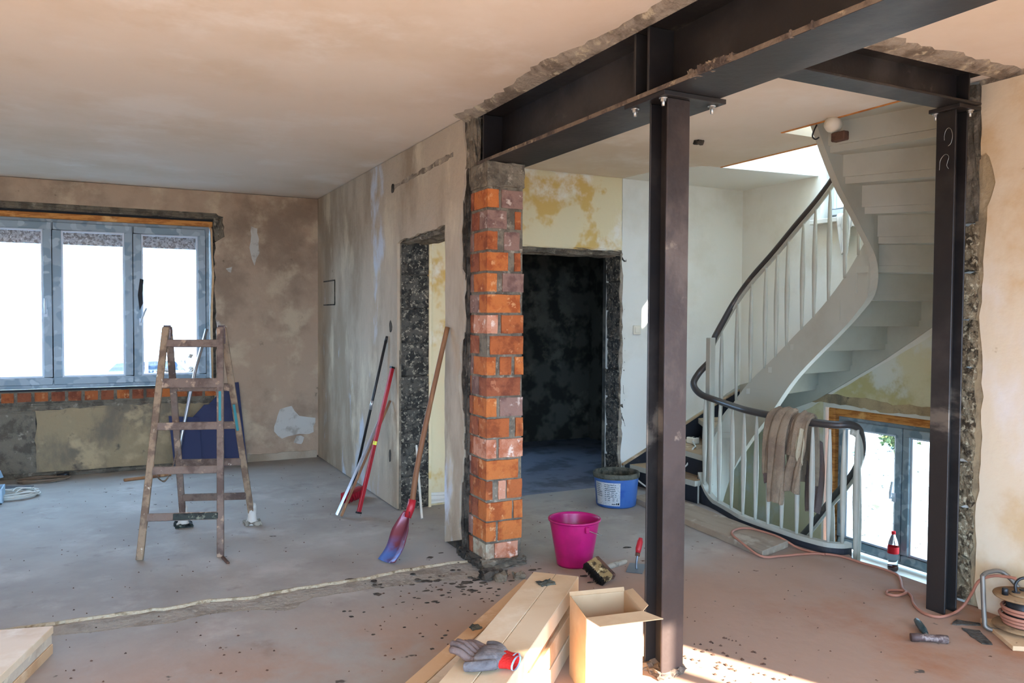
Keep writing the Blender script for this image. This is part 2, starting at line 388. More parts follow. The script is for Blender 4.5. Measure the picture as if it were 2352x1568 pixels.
# --- ceiling
ce = struct('ceiling', 'stained plaster ceiling with a stair opening')
hole = [(4.5,5.08),(5.5,4.98),(5.5,2.75),(4.02,2.75),(4.02,3.95),(4.5,3.95)]
mb = MB(); mb.prism([(-2.6,-.8),(4.05,-.8),(4.05,2.75),(4.02,2.75),(4.02,3.95),(4.5,3.95),(4.5,5.08),(4.32,5.12),(4.2,5.3),(4.12,5.5),(4.09,5.9),(4.09,8.5),(-2.6,8.5)], CEIL, 3.0); mb.build('slab', 'ceiling', ce)
mb = MB(); mb.prism([(4.5,5.08),(5.5,4.98),(5.5,5.9),(4.09,5.9),(4.12,5.5),(4.2,5.3),(4.32,5.12)], CEIL-.004, 3.0); mb.build('slab', 'ceiling_white', ce)
mb = MB(); mb.box((4.052,-.8,2.75),(5.5,2.6,3.0)); mb.build('slab', 'ceiling', ce)
# raw brown edge round the opening
mb = MB()
for a, b in (((4.5,5.08),(4.5,3.95)),((4.02,3.95),(4.02,2.75))):
    mb.box((a[0]-.014,b[1],CEIL-.006),(a[0]+.001,a[1],CEIL+.012))
mb.build('raw_edge', 'wood_orange', ce)
# broken plaster along the main beam and along the cross beam
def crust(name, pts_in, pts_out, z, mat, parent, drop=.02):
    """ragged mortar band under the ceiling between two polylines"""
    mb = MB(); n = len(pts_in); vs = []
    for (a, b) in zip(pts_in, pts_out):
        a, b = V((a[0],a[1],z)), V((b[0],b[1],z))
        for k in range(5):
            t = k/4; p = a.lerp(b, t); p.z = z + .004 - (drop*(1-t)**.8 + .01)*(k < 4) + random.uniform(-.006,.006)*(0 < k < 4); vs.append(p)
    fs = []
    for i in range(n-1):
        for k in range(4): fs.append((i*5+k, i*5+k+1, (i+1)*5+k+1, (i+1)*5+k))
    mb.add(vs, fs, 0, True); return mb.build(name, mat, parent)
ys = [4.56 - .05*i for i in range(108)]
crust('mortar_seam', [(2.0, y) for y in ys], [(1.915 + .03*math.sin(y*5) + random.uniform(-.025,.02), y) for y in ys], CEIL, 'plaster_edge', ce, .03)
xs = [2.3 + .05*i for i in range(36)]
crust('mortar_seam', [(x, 2.50) for x in xs], [(x, 2.40 + random.uniform(-.03,.015)) for x in xs], CEIL, 'plaster_edge', ce, .02)

# --- window wall (far left)
ww = struct('wall_window', 'stripped outer wall with the wide window')
mb = MB()
WX0, WX1, WZ0, WZ1 = -1.95, .93, .80, 2.47
mb.box((-2.6,8.5,0),(WX0,8.86,CEIL)); mb.box((WX1,8.5,0),(2.24,8.86,CEIL)); mb.box((WX0,8.5,WZ1),(WX1,8.86,CEIL)); mb.box((WX0,8.5,0),(WX1,8.86,.68))
mb.build('masonry', 'mortar_dark', ww)
def wplane_y(y): return lambda u, v, w_: V((u, y - w_, v))
def wplane_x(x): return lambda u, v, w_: V((x - w_, u, v))
outer = jag([(.95,.02),(2.0,.02),(2.0,2.745),(-2.6,2.745),(-2.6,2.53),(.96,2.53),(1.03,2.5),(1.04,2.30),(.95,2.24)], .012, .05, keep=(0,1,2,3,4))
mb = MB(); mb.plate(outer, [], wplane_y(8.5), 0, .025); mb.build('plaster', 'plaster_far', ww)
mb = MB(); mb.plate(jag([(-.62,.03),(.95,.03),(.95,.62),(.3,.64),(-.62,.62)], .012, .05), [], wplane_y(8.5), 0, .02); mb.build('plaster', 'plaster_under', ww)
mb = rough_block((-2.6,8.47,.0),(1.24,8.51,.045), .006, 12, 8); mb.build('skirting_mortar', 'mortar', ww)
for pts in ([(1.52,.30),(1.60,.22),(1.78,.26),(1.93,.27),(1.95,.42),(1.78,.45),(1.70,.56),(1.58,.53)],[(1.72,.17),(1.80,.15),(1.83,.22),(1.75,.24)],[(1.30,2.42),(1.36,2.40),(1.38,2.15),(1.33,2.02),(1.28,2.2)],[(1.05,1.98),(1.11,2.0),(1.10,1.94)]):
    mb = MB(); mb.plate(jag(pts, .012, .05), [], wplane_y(8.476), 0, .003); mb.build('filler_patch', 'white_rag', ww)
mb = MB(); mb.plate(jag([(-2.6,.02),(-.62,.02),(-.62,.62),(-2.6,.60)], .01, .06), [], wplane_y(8.5), 0, .014); mb.build('plaster', 'mortar', ww)
mb = rough_block((-2.6,8.485,.60),(.93,8.53,.69), .006, 9, 3); mb.build('mortar_bed', 'mortar', ww)
random.seed(11)
x = -1.95; k = 0
while x < .88:      # header bricks under the sill
    wd = random.uniform(.095,.118)
    mb = rough_block((x,8.474,.702+random.uniform(-.004,.004)),(x+wd,8.60,.786), .0015, 1, k)
    mb.build('brick', random.choice(['brick_red','brick_brown','brick_red','brick_orange']), ww); x += wd + .028; k += 1
mb = MB(); mb.box((WX0,8.49,.675),(WX1,8.86,.795)); mb.build('mortar_bed', 'mortar', ww)
mb = MB(); mb.box((WX0,8.505,.795),(WX1,8.56,.812)); mb.build('sill_gap', 'gasket', ww)
# timber strip and a near-black bar painting the shade of the gap above the frame, left-over lintel edge
mb = MB(); mb.box((WX0,8.50,2.395),(.93,8.68,2.446)); mb.build('timber_strip', 'wood_orange', ww, .004)
mb = MB(); mb.box((WX0,8.53,2.447),(.95,8.68,2.476)); mb.build('gap_shade_bar', 'gasket', ww)
mb = rough_block((-2.0,8.488,2.475),(1.0,8.53,2.53), .008, 12, 5); mb.build('lintel_mortar', 'mortar', ww)
mb = rough_block((.945,8.492,2.26),(1.03,8.54,2.50), .012, 4, 6); mb.build('reveal_mortar', 'mortar', ww)
# skirting remnant
mb = MB(); mb.plate(jag([(1.22,0),(1.96,0),(1.96,.075),(1.22,.07)], .006, .05, keep=(0,)), [], wplane_y(8.475), 0, .014); S(mb, 'baseboard_window', 'plaster_door', 'pale plaster skirting strip on the far wall')

# --- doorway wall x = 2.0
dw = struct('wall_doorway', 'plastered inner wall with a bare doorway')
mb = MB(); mb.box((2.0,4.55,0),(2.24,4.88,CEIL)); mb.box((2.0,4.88,2.13),(2.24,5.9,CEIL)); mb.box((2.02,5.9,0),(2.24,8.5,CEIL)); mb.build('masonry', 'mortar_dark', dw)
o = [(8.49,.01),(8.49,2.745),(4.60,2.745)]
edge = [(4.60+.035*math.sin(z*7)+random.uniform(-.015,.02), z) for z in [2.68-.07*i for i in range(38)]]
dpoly = o + edge + [(4.87,.01)] + jag([(4.875,.02),(4.885,2.11)], .006, .06)[:36][:-1] + [(4.885,2.11)] + jag([(4.9,2.115),(5.84,2.075)], .01, .05)[:18] + [(5.86,2.07),(5.865,.01)]
mb = MB(); mb.plate(dpoly, [], wplane_x(2.0), 0, .022); mb.build('plaster', 'plaster_door', dw)
mb = MB(); mb.box((2.24,4.6,0),(2.262,4.88,CEIL)); mb.box((2.24,5.86,0),(2.262,5.9,2.1)); mb.box((2.24,4.88,2.13),(2.262,5.9,CEIL)); mb.build('plaster', 'plaster_yellow', dw)
mb = rough_block((2.005,4.88,2.07),(2.235,5.88,2.14), .012, 7, 9); mb.build('lintel', 'mortar', dw)
for k in range(8):      # concrete blocks of the door jamb
    z0 = k*.262; mb = rough_block((2.012,5.868,z0+.006),(2.244,5.93,min(z0+.252,2.09)), .004, 4, 20+k); mb.build('block', 'block', dw)
mb = MB(); mb.box((2.03,5.885,0),(2.22,5.92,2.1)); mb.build('jamb_mortar', 'mortar_dark', dw)
mb = MB(); mb.box((1.995,5.862,0),(2.012,5.90,2.07)); mb.build('jamb_edge', 'mortar', dw)
mb = rough_block((2.0,4.875,.0),(2.24,4.892,2.08), .006, 8, 31); mb.build('jamb_mortar', 'mortar', dw)
# chases, box outlines and knocked-in holes
for (y, z, ry, rz) in ((6.02,1.427,.035,.045),(6.03,.40,.025,.05),(5.97,2.507,.04,.04)):
    mb = MB(); pts = [(y+ry*math.cos(a)*random.uniform(.8,1.2), z+rz*math.sin(a)*random.uniform(.8,1.2)) for a in [i*math.pi/6 for i in range(12)]]
    mb.plate(pts, [], wplane_x(1.979), 0, .003); mb.build('socket_hole', 'mortar_dark', dw)
mb = MB(); mb.plate(jag([(5.93,2.49),(5.93,2.53),(4.75,2.565),(4.75,2.535)], .009, .05), [], wplane_x(1.98), 0, .004); mb.build('chase', 'plaster_edge', dw)
mb = MB(); mb.plate(jag([(8.15,2.25),(7.7,2.3),(7.72,1.5),(7.9,1.0),(8.0,.75),(8.2,.8)], .02, .08), [], wplane_x(1.981), 0, .002); mb.build('cement_patch', 'plaster_edge', dw)
for a, b in (((8.2,1.86),(7.75,1.86)),((8.2,1.62),(7.75,1.62)),((7.75,1.86),(7.75,1.62))):
    mb = MB(); mb.bar((1.976,a[0],a[1]),(1.976,b[0],b[1]), .01, .012, (0,0,1) if a[1]==b[1] else (0,1,0)); mb.build('pencil_line', 'mortar_dark', dw)

# --- hall wall y = 5.9 with the dark doorway, stair back wall
hw = struct('wall_hall', 'cream hall wall above a dark doorway')
mb = MB(); mb.box((2.24,5.9,0),(2.95,6.12,CEIL)); mb.box((2.95,5.9,2.1),(4.085,6.12,CEIL)); mb.build('masonry', 'plaster_yellow', hw)
mb = MB(); mb.plate(jag([(2.26,.10),(2.93,.10),(2.93,2.11),(4.08,2.11),(4.075,2.74),(2.26,2.74)], .006, .06, keep=(4,)), [], wplane_y(5.9), 0, .012); mb.build('plaster', 'plaster_yellow', hw)
mb = rough_block((2.26,5.885,.02),(2.95,5.905,.105), .005, 6, 41); mb.build('skirting_mortar', 'white_paint', hw)
mb = rough_block((2.95,5.9,2.055),(4.08,6.1,2.105), .010, 9, 42); mb.build('lintel', 'mortar', hw)
for k in range(8):
    z0 = k*.262; mb = rough_block((4.065+random.uniform(-.012,.012),5.905,z0+.006),(4.14,6.1,min(z0+.252,2.06)), .008, 4, 50+k); mb.build('block', 'block', hw)
mb = MB(); mb.box((4.084,5.915,0),(4.0895,6.1,2.06)); mb.build('jamb_mortar', 'mortar_dark', hw)
mb = MB(); mb.plate(jag([(4.07,0),(4.092,0),(4.092,2.08),(4.068,2.08)], .010, .05), [], wplane_y(5.902), 0, .012); mb.build('plaster_edge', 'plaster_edge', hw)
sb = struct('wall_stair_back', 'smooth white stairwell wall with a light switch')
mb = MB(); mb.box((4.09,5.9,-3),(5.86,6.15,5.4)); mb.build('masonry', 'white_paint', sb)
def wall_x(mb, x0, x1, y0, y1, z0, z1, holes):
    yc = sorted({y0, y1, *[h[0] for h in holes], *[h[1] for h in holes]}); zc = sorted({z0, z1, *[h[2] for h in holes], *[h[3] for h in holes]})
    for a, b in zip(yc, yc[1:]):
        for c, d in zip(zc, zc[1:]):
            ym, zm = (a+b)/2, (c+d)/2
            if any(h[0] < ym < h[1] and h[2] < zm < h[3] for h in holes): continue
            mb.box((x0,a,c),(x1,b,d))
mb = MB(); mb.plate([(4.1,-3),(5.495,-3),(5.495,.3),(4.1,-.1)], [], wplane_y(5.9), 0, .006); mb.build('plaster', 'plaster_stair', sb)
# dark side room shell
dk = struct('wall_side_room', 'mottled grey walls of the dark room')  # grey with darker and lighter blotches
mb = MB(); mb.box((2.24,8.42,0),(3.0,8.8,CEIL)); mb.box((3.8,8.42,0),(5.6,8.8,CEIL)); mb.box((3.0,8.42,0),(3.8,8.8,.9)); mb.box((3.0,8.42,2.0),(3.8,8.8,CEIL)); mb.box((5.35,6.15,0),(5.6,8.42,CEIL)); mb.build('masonry', 'dark_wall', dk)
mb = MB(); mb.box((2.242,6.12,0),(2.30,8.42,CEIL)); mb.build('plaster', 'dark_wall', dk)
mb = MB(); mb.box((4.09,6.15,0),(5.6,6.2,CEIL)); mb.build('plaster', 'dark_wall', dk)
mb = MB(); mb.box((4.6,6.15,-.25),(5.6,8.8,0)); mb.build('slab', 'floor_dark', fl)
mb = MB(); mb.box((4.09,5.9,CEIL),(5.6,8.8,3.0)); mb.build('slab', 'dark_wall', ce)

# --- stairwell side wall x = 5.5 with three windows
ss = struct('wall_stair_side', 'outer stairwell wall, white above and stripped below')
H_STAIR = (3.35, 4.86, -.46, .75); H_UP = (4.42, 4.95, 2.36, 3.7); H_SUN = (2.72, 3.60, 2.78, 3.30)
mb = MB(); wall_x(mb, 5.5, 5.80, 2.6, 5.9, -3, 5.4, [H_STAIR, H_UP, H_SUN]); mb.build('masonry', 'white_paint', ss)
mb = MB(); mb.plate(jag([(5.89,-3),(2.75,-3),(2.75,1.9),(3.5,1.6),(4.3,1.15),(5.2,.62),(5.89,.3)], .004, .08), [[(4.88,-.48),(4.88,.80),(2.9,.80),(2.9,-.48)]], wplane_x(5.5), 0, .006); mb.build('plaster', 'plaster_stair', ss)
mb = MB(); mb.plate(jag([(5.0,.78),(5.0,.88),(4.5,.86),(4.2,.83),(3.9,.85),(3.2,.82),(3.0,.78)], .012, .05), [], wplane_x(5.493), 0, .004); mb.build('bare_plaster', 'plaster_under', ss)
mb = MB(); mb.box((5.34,3.0,-.50),(5.60,4.90,-.455)); mb.build('sill', 'white_paint', ss, .004)
mb = MB(); mb.box((5.42,4.36,2.32),(5.66,5.0,2.36)); mb.build('sill', 'white_paint', ss, .004)
# near stairwell wall and upper/basement enclosures
se = struct('wall_stair_near', 'white stairwell wall behind the steel post')
mb = MB(); mb.box((4.06,2.60,-3),(5.5,2.75,5.4)); mb.build('masonry', 'white_paint', se)
wb_ = struct('wall_basement', 'basement walls under the stairs')
mb = MB(); mb.box((2.7,2.6,-3),(2.9,6.1,-.25)); mb.box((2.9,5.9,-3),(4.09,6.1,-.25)); mb.box((2.9,2.6,-3),(4.06,2.7,-.25)); mb.build('masonry', 'white_paint', wb_)
us = struct('wall_upper', 'white walls of the storey above')
mb = MB(); mb.box((2.3,-.8,3.0),(2.5,5.9,5.4)); mb.box((2.5,5.9,3.0),(4.09,6.1,5.4)); mb.box((2.5,1.3,3.0),(4.06,1.5,5.4)); mb.build('masonry', 'white_paint', us)
ro = struct('roof', 'sloping roof underside with an opening added to brighten the stairwell')
mb = MB(); mb.box((2.3,1.3,5.4),(3.7,6.1,5.6)); mb.box((5.4,1.3,5.4),(5.86,6.1,5.6)); mb.box((3.7,1.3,5.4),(5.4,3.1,5.6)); mb.box((3.7,5.3,5.4),(5.4,6.1,5.6)); mb.build('slab', 'white_paint', ro)  # hole over the stairs is added to brighten the stairwell

# --- right wall x = 4.05, with the scar of the removed wall
rw = struct('wall_right', 'warm plastered wall with a broken edge at the steel post')
mb = MB(); mb.box((4.065,-.8,0),(4.3,2.75,CEIL)); mb.build('masonry', 'mortar', rw)
redge = [(2.565+.012*math.sin(z*5)+random.uniform(-.008,.008), z) for z in [.06+.07*i for i in range(29)]]
redge += [(2.555,2.09),(2.54,2.12),(2.525,2.17),(2.515,2.21),(2.53,2.28),(2.55,2.345),(2.57,2.37),(2.595,2.36),(2.598,2.42),(2.592,2.5),(2.6,2.58),(2.6,2.72)]
mb = MB(); mb.plate([(-.8,.0)] + [(2.55,.0)] + redge + [(-.8,2.72)], [], wplane_x(4.065), 0, .03); mb.build('plaster', 'plaster_right', rw)
mb = MB(); mb.plate(jag([(2.40,0),(2.62,0),(2.62,2.74),(2.40,2.74)], .006, .05), [], wplane_x(4.065), 0, .016); mb.build('base_coat', 'base_coat', rw)
mb = MB(); mb.plate(jag([(-.8,2.71),(2.6,2.71),(2.62,2.76),(-.8,2.76)], .012, .05, keep=(2,)), [], wplane_x(4.05), 0, .012); mb.build('cornice_crack', 'plaster_edge', rw)
random.seed(5)
for k in range(8):
    z0 = .01 + k*.25
    if k < 8: mb = rough_block((4.03+random.uniform(-.012,.012),2.60,z0+.006),(4.10,2.76,z0+.24), .012, 4, 70+k); mb.build('block', 'block_tan', rw)
mb = rough_block((4.035,2.605,2.02),(4.10,2.76,2.73), .007, 7, 80); mb.build('mortar_end', 'mortar', rw)

# --- rear wall with the terrace door, left wall
re = struct('wall_rear', 'wall behind the viewer with the terrace door')
mb = MB(); mb.box((-2.6,-.92,0),(-2.2,-.8,CEIL)); mb.box((1.5,-.92,0),(2.85,-.8,CEIL)); mb.box((-2.2,-.92,2.13),(1.5,-.8,CEIL)); mb.box((2.85,-.92,2.13),(4.3,-.8,CEIL)); mb.build('masonry', 'plaster_right', re)  # wide left opening is added, unseen, to bring more warm light in
mb = MB(); mb.box((-2.8,-.92,-.25),(-2.6,8.86,CEIL)); S(mb, 'wall_left', 'plaster_door', 'plastered wall on the left of the room')

# --- windows
def rect_frame(mb, T, u0, u1, v0, v1, bw, w0, w1, mi=0):
    for a, b, c, d in ((u0,u1,v0,v0+bw),(u0,u1,v1-bw,v1),(u0,u0+bw,v0+bw,v1-bw),(u1-bw,u1,v0+bw,v1-bw)):
        p = [T(a,c,w0),T(b,c,w0),T(b,c,w1),T(a,c,w1),T(a,d,w0),T(b,d,w0),T(b,d,w1),T(a,d,w1)]
        mb.hexa(p, mi)
def window(name, label, T, u0, u1, v0, v1, splits, fb=.05, sb_=.06, handles=(), mats=('upvc_film','upvc_white')):
    win = struct(name, label)
    mb = MB(); rect_frame(mb, T, u0, u1, v0, v1, fb, 0, .07)
    for sp__ in splits: mb.hexa([T(sp__-.03,v0+fb,0),T(sp__+.03,v0+fb,0),T(sp__+.03,v0+fb,.03),T(sp__-.03,v0+fb,.03),T(sp__-.03,v1-fb,0),T(sp__+.03,v1-fb,0),T(sp__+.03,v1-fb,.03),T(sp__-.03,v1-fb,.03)])
    mb.build('frame', mats[0], win, .004)
    cuts = [u0+fb*.6] + list(splits) + [u1-fb*.6]
    for i, (a, b) in enumerate(zip(cuts, cuts[1:])):
        a, b = a+.004, b-.004; c, d = v0+fb*.6, v1-fb*.6
        mb = MB(); rect_frame(mb, T, a, b, c, d, sb_, .012, .095); s = mb.build('sash', mats[0], win, .005)
        mb = MB(); rect_frame(mb, T, a+sb_-.002, b-sb_+.002, c+sb_-.002, d-sb_+.002, .018, .03, .078); mb.build('glazing_bead', mats[1], s)
        mb = MB(); mb.hexa([T(a+sb_,c+sb_,.05),T(b-sb_,c+sb_,.05),T(b-sb_,c+sb_,.056),T(a+sb_,c+sb_,.056),T(a+sb_,d-sb_,.05),T(b-sb_,d-sb_,.05),T(b-sb_,d-sb_,.056),T(a+sb_,d-sb_,.056)])
        mb.build('pane', 'glass', s)
        for (hi, hu, hv, tilt) in handles:
            if hi != i: continue
            mb = MB(); mb.hexa([T(hu-.015,hv-.035,.095),T(hu+.015,hv-.035,.095),T(hu+.015,hv-.035,.107),T(hu-.015,hv-.035,.107),T(hu-.015,hv+.035,.095),T(hu+.015,hv+.035,.095),T(hu+.015,hv+.035,.107),T(hu-.015,hv+.035,.107)])
            mb.tube([T(hu,hv,.10),T(hu,hv,.145),T(hu+tilt*.3,hv+.05,.15),T(hu+tilt,hv+.135,.15)], [.009,.010,.011,.009], 8)
            mb.build('handle', 'upvc_white', s)
    return win
T1 = lambda u, v, w_: V((u, 8.63 - w_, v))
w1 = window('window_1', 'wide film-covered plastic window with bright panes', T1, -1.93, .90, .815, 2.40, (-1.13, -.475, .205), .055, .07, handles=((1,-.53,1.52,0),(3,.27,1.44,.05)))
mb = MB()
mb.box((-1.93,8.70,2.185),(.90,8.74,2.42)); mb.box((-1.93,8.695,2.175),(.90,8.745,2.19))
mb.build('roller_shutter', 'shutter', w1)
mb = MB(); mb.tube([(.93,8.53,.85),(.915,8.515,1.4),(.935,8.51,1.9),(.925,8.52,2.35),(.90,8.53,2.42)], .014, 8); mb.build('foam_seal', 'pine_tan', w1)
mb = MB(); mb.plate([(.245,1.70),(.265,1.86),(.30,1.85),(.285,1.72),(.29,1.62),(.26,1.55)], [], T1, .097, .099); mb.build('film_tear', 'gasket', w1)
T2 = lambda u, v, w_: V((5.62 - w_, u, v))
w2 = window('window_2', 'low plastic stair window with a garden behind', T2, 3.36, 4.76, -.43, .68, (4.13,), .045, .06, handles=((1,4.19,.10,-.02),))
mb = MB(); mb.box((5.505,4.765,-.46),(5.62,4.835,.75)); mb.build('timber_lining', 'wood_orange', w2, .01)
mb = MB(); mb.box((5.505,3.3,.685),(5.62,4.765,.75)); mb.build('timber_lining', 'wood_orange', w2, .01)
T3 = lambda u, v, w_: V((5.66 - w_, u, v))
w3 = window('window_3', 'bright upper stair window', T3, 4.43, 4.94, 2.37, 3.69, (), .045, .05, mats=('upvc_white','upvc_white'))
w4 = window('window_4', 'small sunlit stair window', lambda u, v, w_: V((5.78 - w_, u, v)), 2.70, 3.62, 2.76, 3.32, (), .01, .012, mats=('upvc_white','upvc_white'))
w5 = window('window_5', 'small window of the dark side room', lambda u, v, w_: V((u, 8.7 - w_, v)), 3.0, 3.8, .9, 2.0, (), .04, .05, mats=('upvc_white','upvc_white'))
td = struct('door_1', 'glazed terrace door behind the viewer')
TD = lambda u, v, w_: V((u, -.92 + w_, v))
mb = MB(); rect_frame(mb, TD, 3.74, 3.80, 0, 2.13, .03, 0, .06); mb.box((2.85,-.92,0),(2.90,-.86,2.13)); mb.build('frame', 'upvc_white', td)

# ================================================================ STEEL FRAME
bm_ = thing('steel_beam', 'long black steel girder under the ceiling, resting on the brick pillar', 'beam', (2.15,2.0,2.43))
Y0, Y1, BX0, BX1, BZ0, BZ1 = -.79, 4.44, 2.0, 2.295, 2.43, 2.742
MB().box((BX0,Y0,BZ0),(BX1,Y1,BZ0+.02)).build('bottom_flange', 'steel', bm_, .003)
MB().box((BX0,Y0,BZ1-.02),(BX1,Y1,BZ1)).build('top_flange', 'steel', bm_, .003)
MB().box((2.14,Y0,BZ0+.02),(2.155,Y1,BZ1-.02)).build('web', 'steel', bm_)
for y in (4.36, 2.815, 2.72):
    for a, b in ((2.012,2.14),(2.155,2.283)):
        MB().box((a,y,BZ0+.02),(b,y+.015,BZ1-.02)).build('stiffener', 'steel', bm_, .002)
random.seed(3)
mb = MB(); y = 2.20
while y < 2.44:
    d = random.uniform(.012,.026); r = rough_block((1.993,y,BZ0-.001+random.uniform(0,.008)),(2.02,y+d,BZ0+.023+random.uniform(.0,.014)), .003, 2, int(y*1000)); mb.add(r.v, r.f); y += d*.9
for y in (1.93, 1.84): r = rough_block((1.994,y,BZ0-.001),(2.01,y+.008,BZ0+.024), .002, 2, 5); mb.add(r.v, r.f)
mb.build('mortar_drips', 'steel_dusty', bm_)
mb = MB()
for i in range(60):
    y = 4.44-.09*i
    if y < -.7: break
    r = rough_block((1.9985,y,BZ0+.001),(2.001,y+.1,BZ0+.019), .0006, 1, i); mb.add(r.v, r.f)
mb.build('dusty_edge', 'steel_dusty', bm_)

def h_post(root, cx, cy, z1, bf, h, tf, tw, axis, mats, z0=0.0):
    """H section; axis 'y': flanges face +-Y, 'x': flanges face +-X"""
    def B(a0, a1, b0, b1, name, mat):
        if axis == 'y': lo_, hi_ = (cx+a0,cy+b0,z0), (cx+a1,cy+b1,z1)
        else: lo_, hi_ = (cx+b0,cy+a0,z0), (cx+b1,cy+a1,z1)
        MB().box(lo_, hi_).build(name, mat, root, .003)
    B(-bf/2, bf/2, -h/2, -h/2+tf, 'flange', mats[0]); B(-bf/2, bf/2, h/2-tf, h/2, 'flange', mats[1]); B(-tw/2, tw/2, -h/2+tf, h/2-tf, 'web', mats[1])
def bolt(root, x, y, z, up=False):
    mb = MB(); mb.lathe([(0,0),(.018,0),(.018,-.004),(0,-.004)], (x,y,z), 16)
    mb.lathe([(.0,-.004),(.0125,-.004),(.0125,-.016),(0,-.016)], (x,y,z), 6, smooth=False)
    mb.lathe([(.007,-.016),(.007,-.034),(0,-.034)], (x,y,z), 10)
    mb.build('bolt', 'galvanised', root)
sp = thing('steel_post', 'dark steel column in the foreground holding up the long girder', 'post', (2.098,2.69,0))
h_post(sp, 2.098, 2.69, 2.41, .115, .125, .011, .008, 'y', ('steel_brown','steel'))
MB().box((2.0,2.60,2.41),(2.325,2.88,2.43)).build('cap_plate', 'steel', sp, .002)
for (x, y) in ((2.03,2.645),(2.03,2.84),(2.29,2.65),(2.29,2.84)): bolt(sp, x, y, 2.41)
rough_block((2.028,2.625,0),(2.168,2.76,.03), .009, 5, 91).build('mortar_foot', 'steel_dusty', sp)
cb = thing('steel_beam', 'short black steel cross beam running to the wall post', 'beam', (3.1,2.58,2.58))
CX0, CX1, CZ0, CZ1, CY0, CY1 = 2.297, 3.90, 2.582, 2.742, 2.51, 2.655
MB().box((CX0,CY0,CZ0),(CX1,CY1,CZ0+.012)).build('bottom_flange', 'steel', cb, .002)
MB().box((CX0,CY0,CZ1-.012),(CX1,CY1,CZ1)).build('top_flange', 'steel', cb, .002)
MB().box((CX0,2.578,CZ0+.012),(CX1,2.586,CZ1-.012)).build('web', 'steel', cb)
MB().box((3.80,CY0+.004,CZ0+.012),(3.81,2.578,CZ1-.012)).build('stiffener', 'steel', cb)
rp = thing('steel_post', 'black steel post standing against the broken edge of the right wall', 'post', (3.84,2.62,0))
h_post(rp, 3.835, 2.62, 2.562, .105, .10, .010, .008, 'x', ('steel','steel'))
MB().box((3.76,2.53,2.562),(3.93,2.70,2.582)).build('cap_plate', 'steel', rp, .002)
for (x, y) in ((3.87,2.55),(3.79,2.68)): bolt(rp, x, y, 2.562)
rough_block((3.845,2.535,2.58),(3.9,2.565,2.615), .008, 2, 92).build('mortar_lump', 'mortar', rp)
# chalk scrawl on the post flange
mb = MB(); xf = 3.7845
c1 = [(xf,2.605+.022*math.cos(a),2.43+.045*math.sin(a)) for a in [i*.5-.3 for i in range(11)]]
c2 = [(xf,2.65,2.27),(xf,2.645,2.32),(xf,2.62,2.345),(xf,2.60,2.33),(xf,2.61,2.29),(xf,2.60,2.27)]
for c in (c1, c2): mb.tube(spline(c, 4), .0012, 5)
mb.build('chalk_mark', 'galvanised', rp)

# ================================================================ BRICK PILLAR
pl = thing('brick_pillar', 'mortared brick pillar carrying the end of the long girder', 'pillar', (2.12,4.4,0))
PX0, PX1, PY0, PY1, PT = 1.998, 2.243, 4.27, 4.55, .125
mb = MB(); mb.box((PX0+.007,PY0+.008,.0),(PX1-.006,PY1,2.425)); mb.build('mortar_core', 'mortar', pl)
rows = [  # bottom to top: pieces (x0, x1, material) of the front face
 [(.0,.055,'brick_chalky'),(.06,.215,'brick_pale')], [(0,.066,'brick_orange'),(.082,.243,'brick_orange')], [(0,.172,'brick_orange'),(.186,.245,'brick_orange')],
 [(0,.042,'brick_brown'),(.082,.130,'brick_pale'),(.140,.243,'brick_brown')], [(0,.212,'brick_orange')], [(0,.066,'brick_pale'),(.084,.243,'brick_pale')],
 [(0,.150,'brick_brown'),(.196,.245,'brick_brown')], [(0,.066,'brick_orange'),(.09,.243,'brick_purple')], [(0,.228,'brick_red')],
 [(0,.060,'brick_orange'),(.088,.165,'brick_brown'),(.188,.245,'brick_orange')], [(.022,.243,'brick_brown')], [(0,.070,'brick_pale'),(.096,.243,'brick_brown')],
 [(0,.220,'brick_orange')], [(0,.066,'brick_orange'),(.102,.243,'brick_purple')], [(0,.138,'brick_orange'),(.182,.222,'brick_brown')],
 [(0,.068,'brick_brown'),(.112,.216,'brick_purple')], [(0,.128,'brick_purple'),(.186,.224,'brick_brown')], [(0,.074,'brick_orange'),(.094,.236,'brick_purple')]]
random.seed(21)
for k, row in enumerate(rows):
    z0 = .035 + k*PT; h = .110 + random.uniform(-.003,.003)
    for i, (a, b, m) in enumerate(row):
        dep = .11 if (b-a) > .1 else .19
        if i > 0: dep = .10
        yb = PY0 + dep
        mb = rough_block((PX0+a,PY0+random.uniform(-.003,.003),z0),(PX0+b,yb,z0+h), .0018, 2, k*7+i); mb.build('brick', m, pl)
    # second brick of the left face
    first = row[0]; d0 = (.11 if (first[1]-first[0]) > .1 else .19) + .013
    y = PY0 + d0; j = 0
    while y < PY1 - .03:
        e2 = min(y + (.10 if d0 < .15 else .06), PY1-.015)
        mb = rough_block((PX0+random.uniform(-.002,.004),y,z0),(PX0+.10,e2,z0+h), .0018, 2, k*13+j); mb.build('brick', random.choice(['brick_red','brick_red','brick_purple']), pl); y = e2+.014; j += 1
rough_block((PX0-.002,PY0-.004,2.285),(PX1,PY1-.02,2.428), .004, 5, 33).build('mortar_cap', 'mortar', pl)
rough_block((1.995,4.52,.02),(2.03,4.61,2.72), .011, 14, 34).build('mortar_seam', 'mortar_dark', pl)
rough_block((1.99,4.44,2.43),(2.03,4.60,2.74), .008, 5, 39).build('mortar_seam', 'mortar', pl)
rough_block((1.975,4.225,0),(2.25,4.31,.05), .012, 6, 35).build('mortar_foot', 'mortar', pl)
rough_block((1.955,4.27,0),(2.02,4.60,.045), .012, 6, 36).build('mortar_foot', 'mortar_dark', pl)
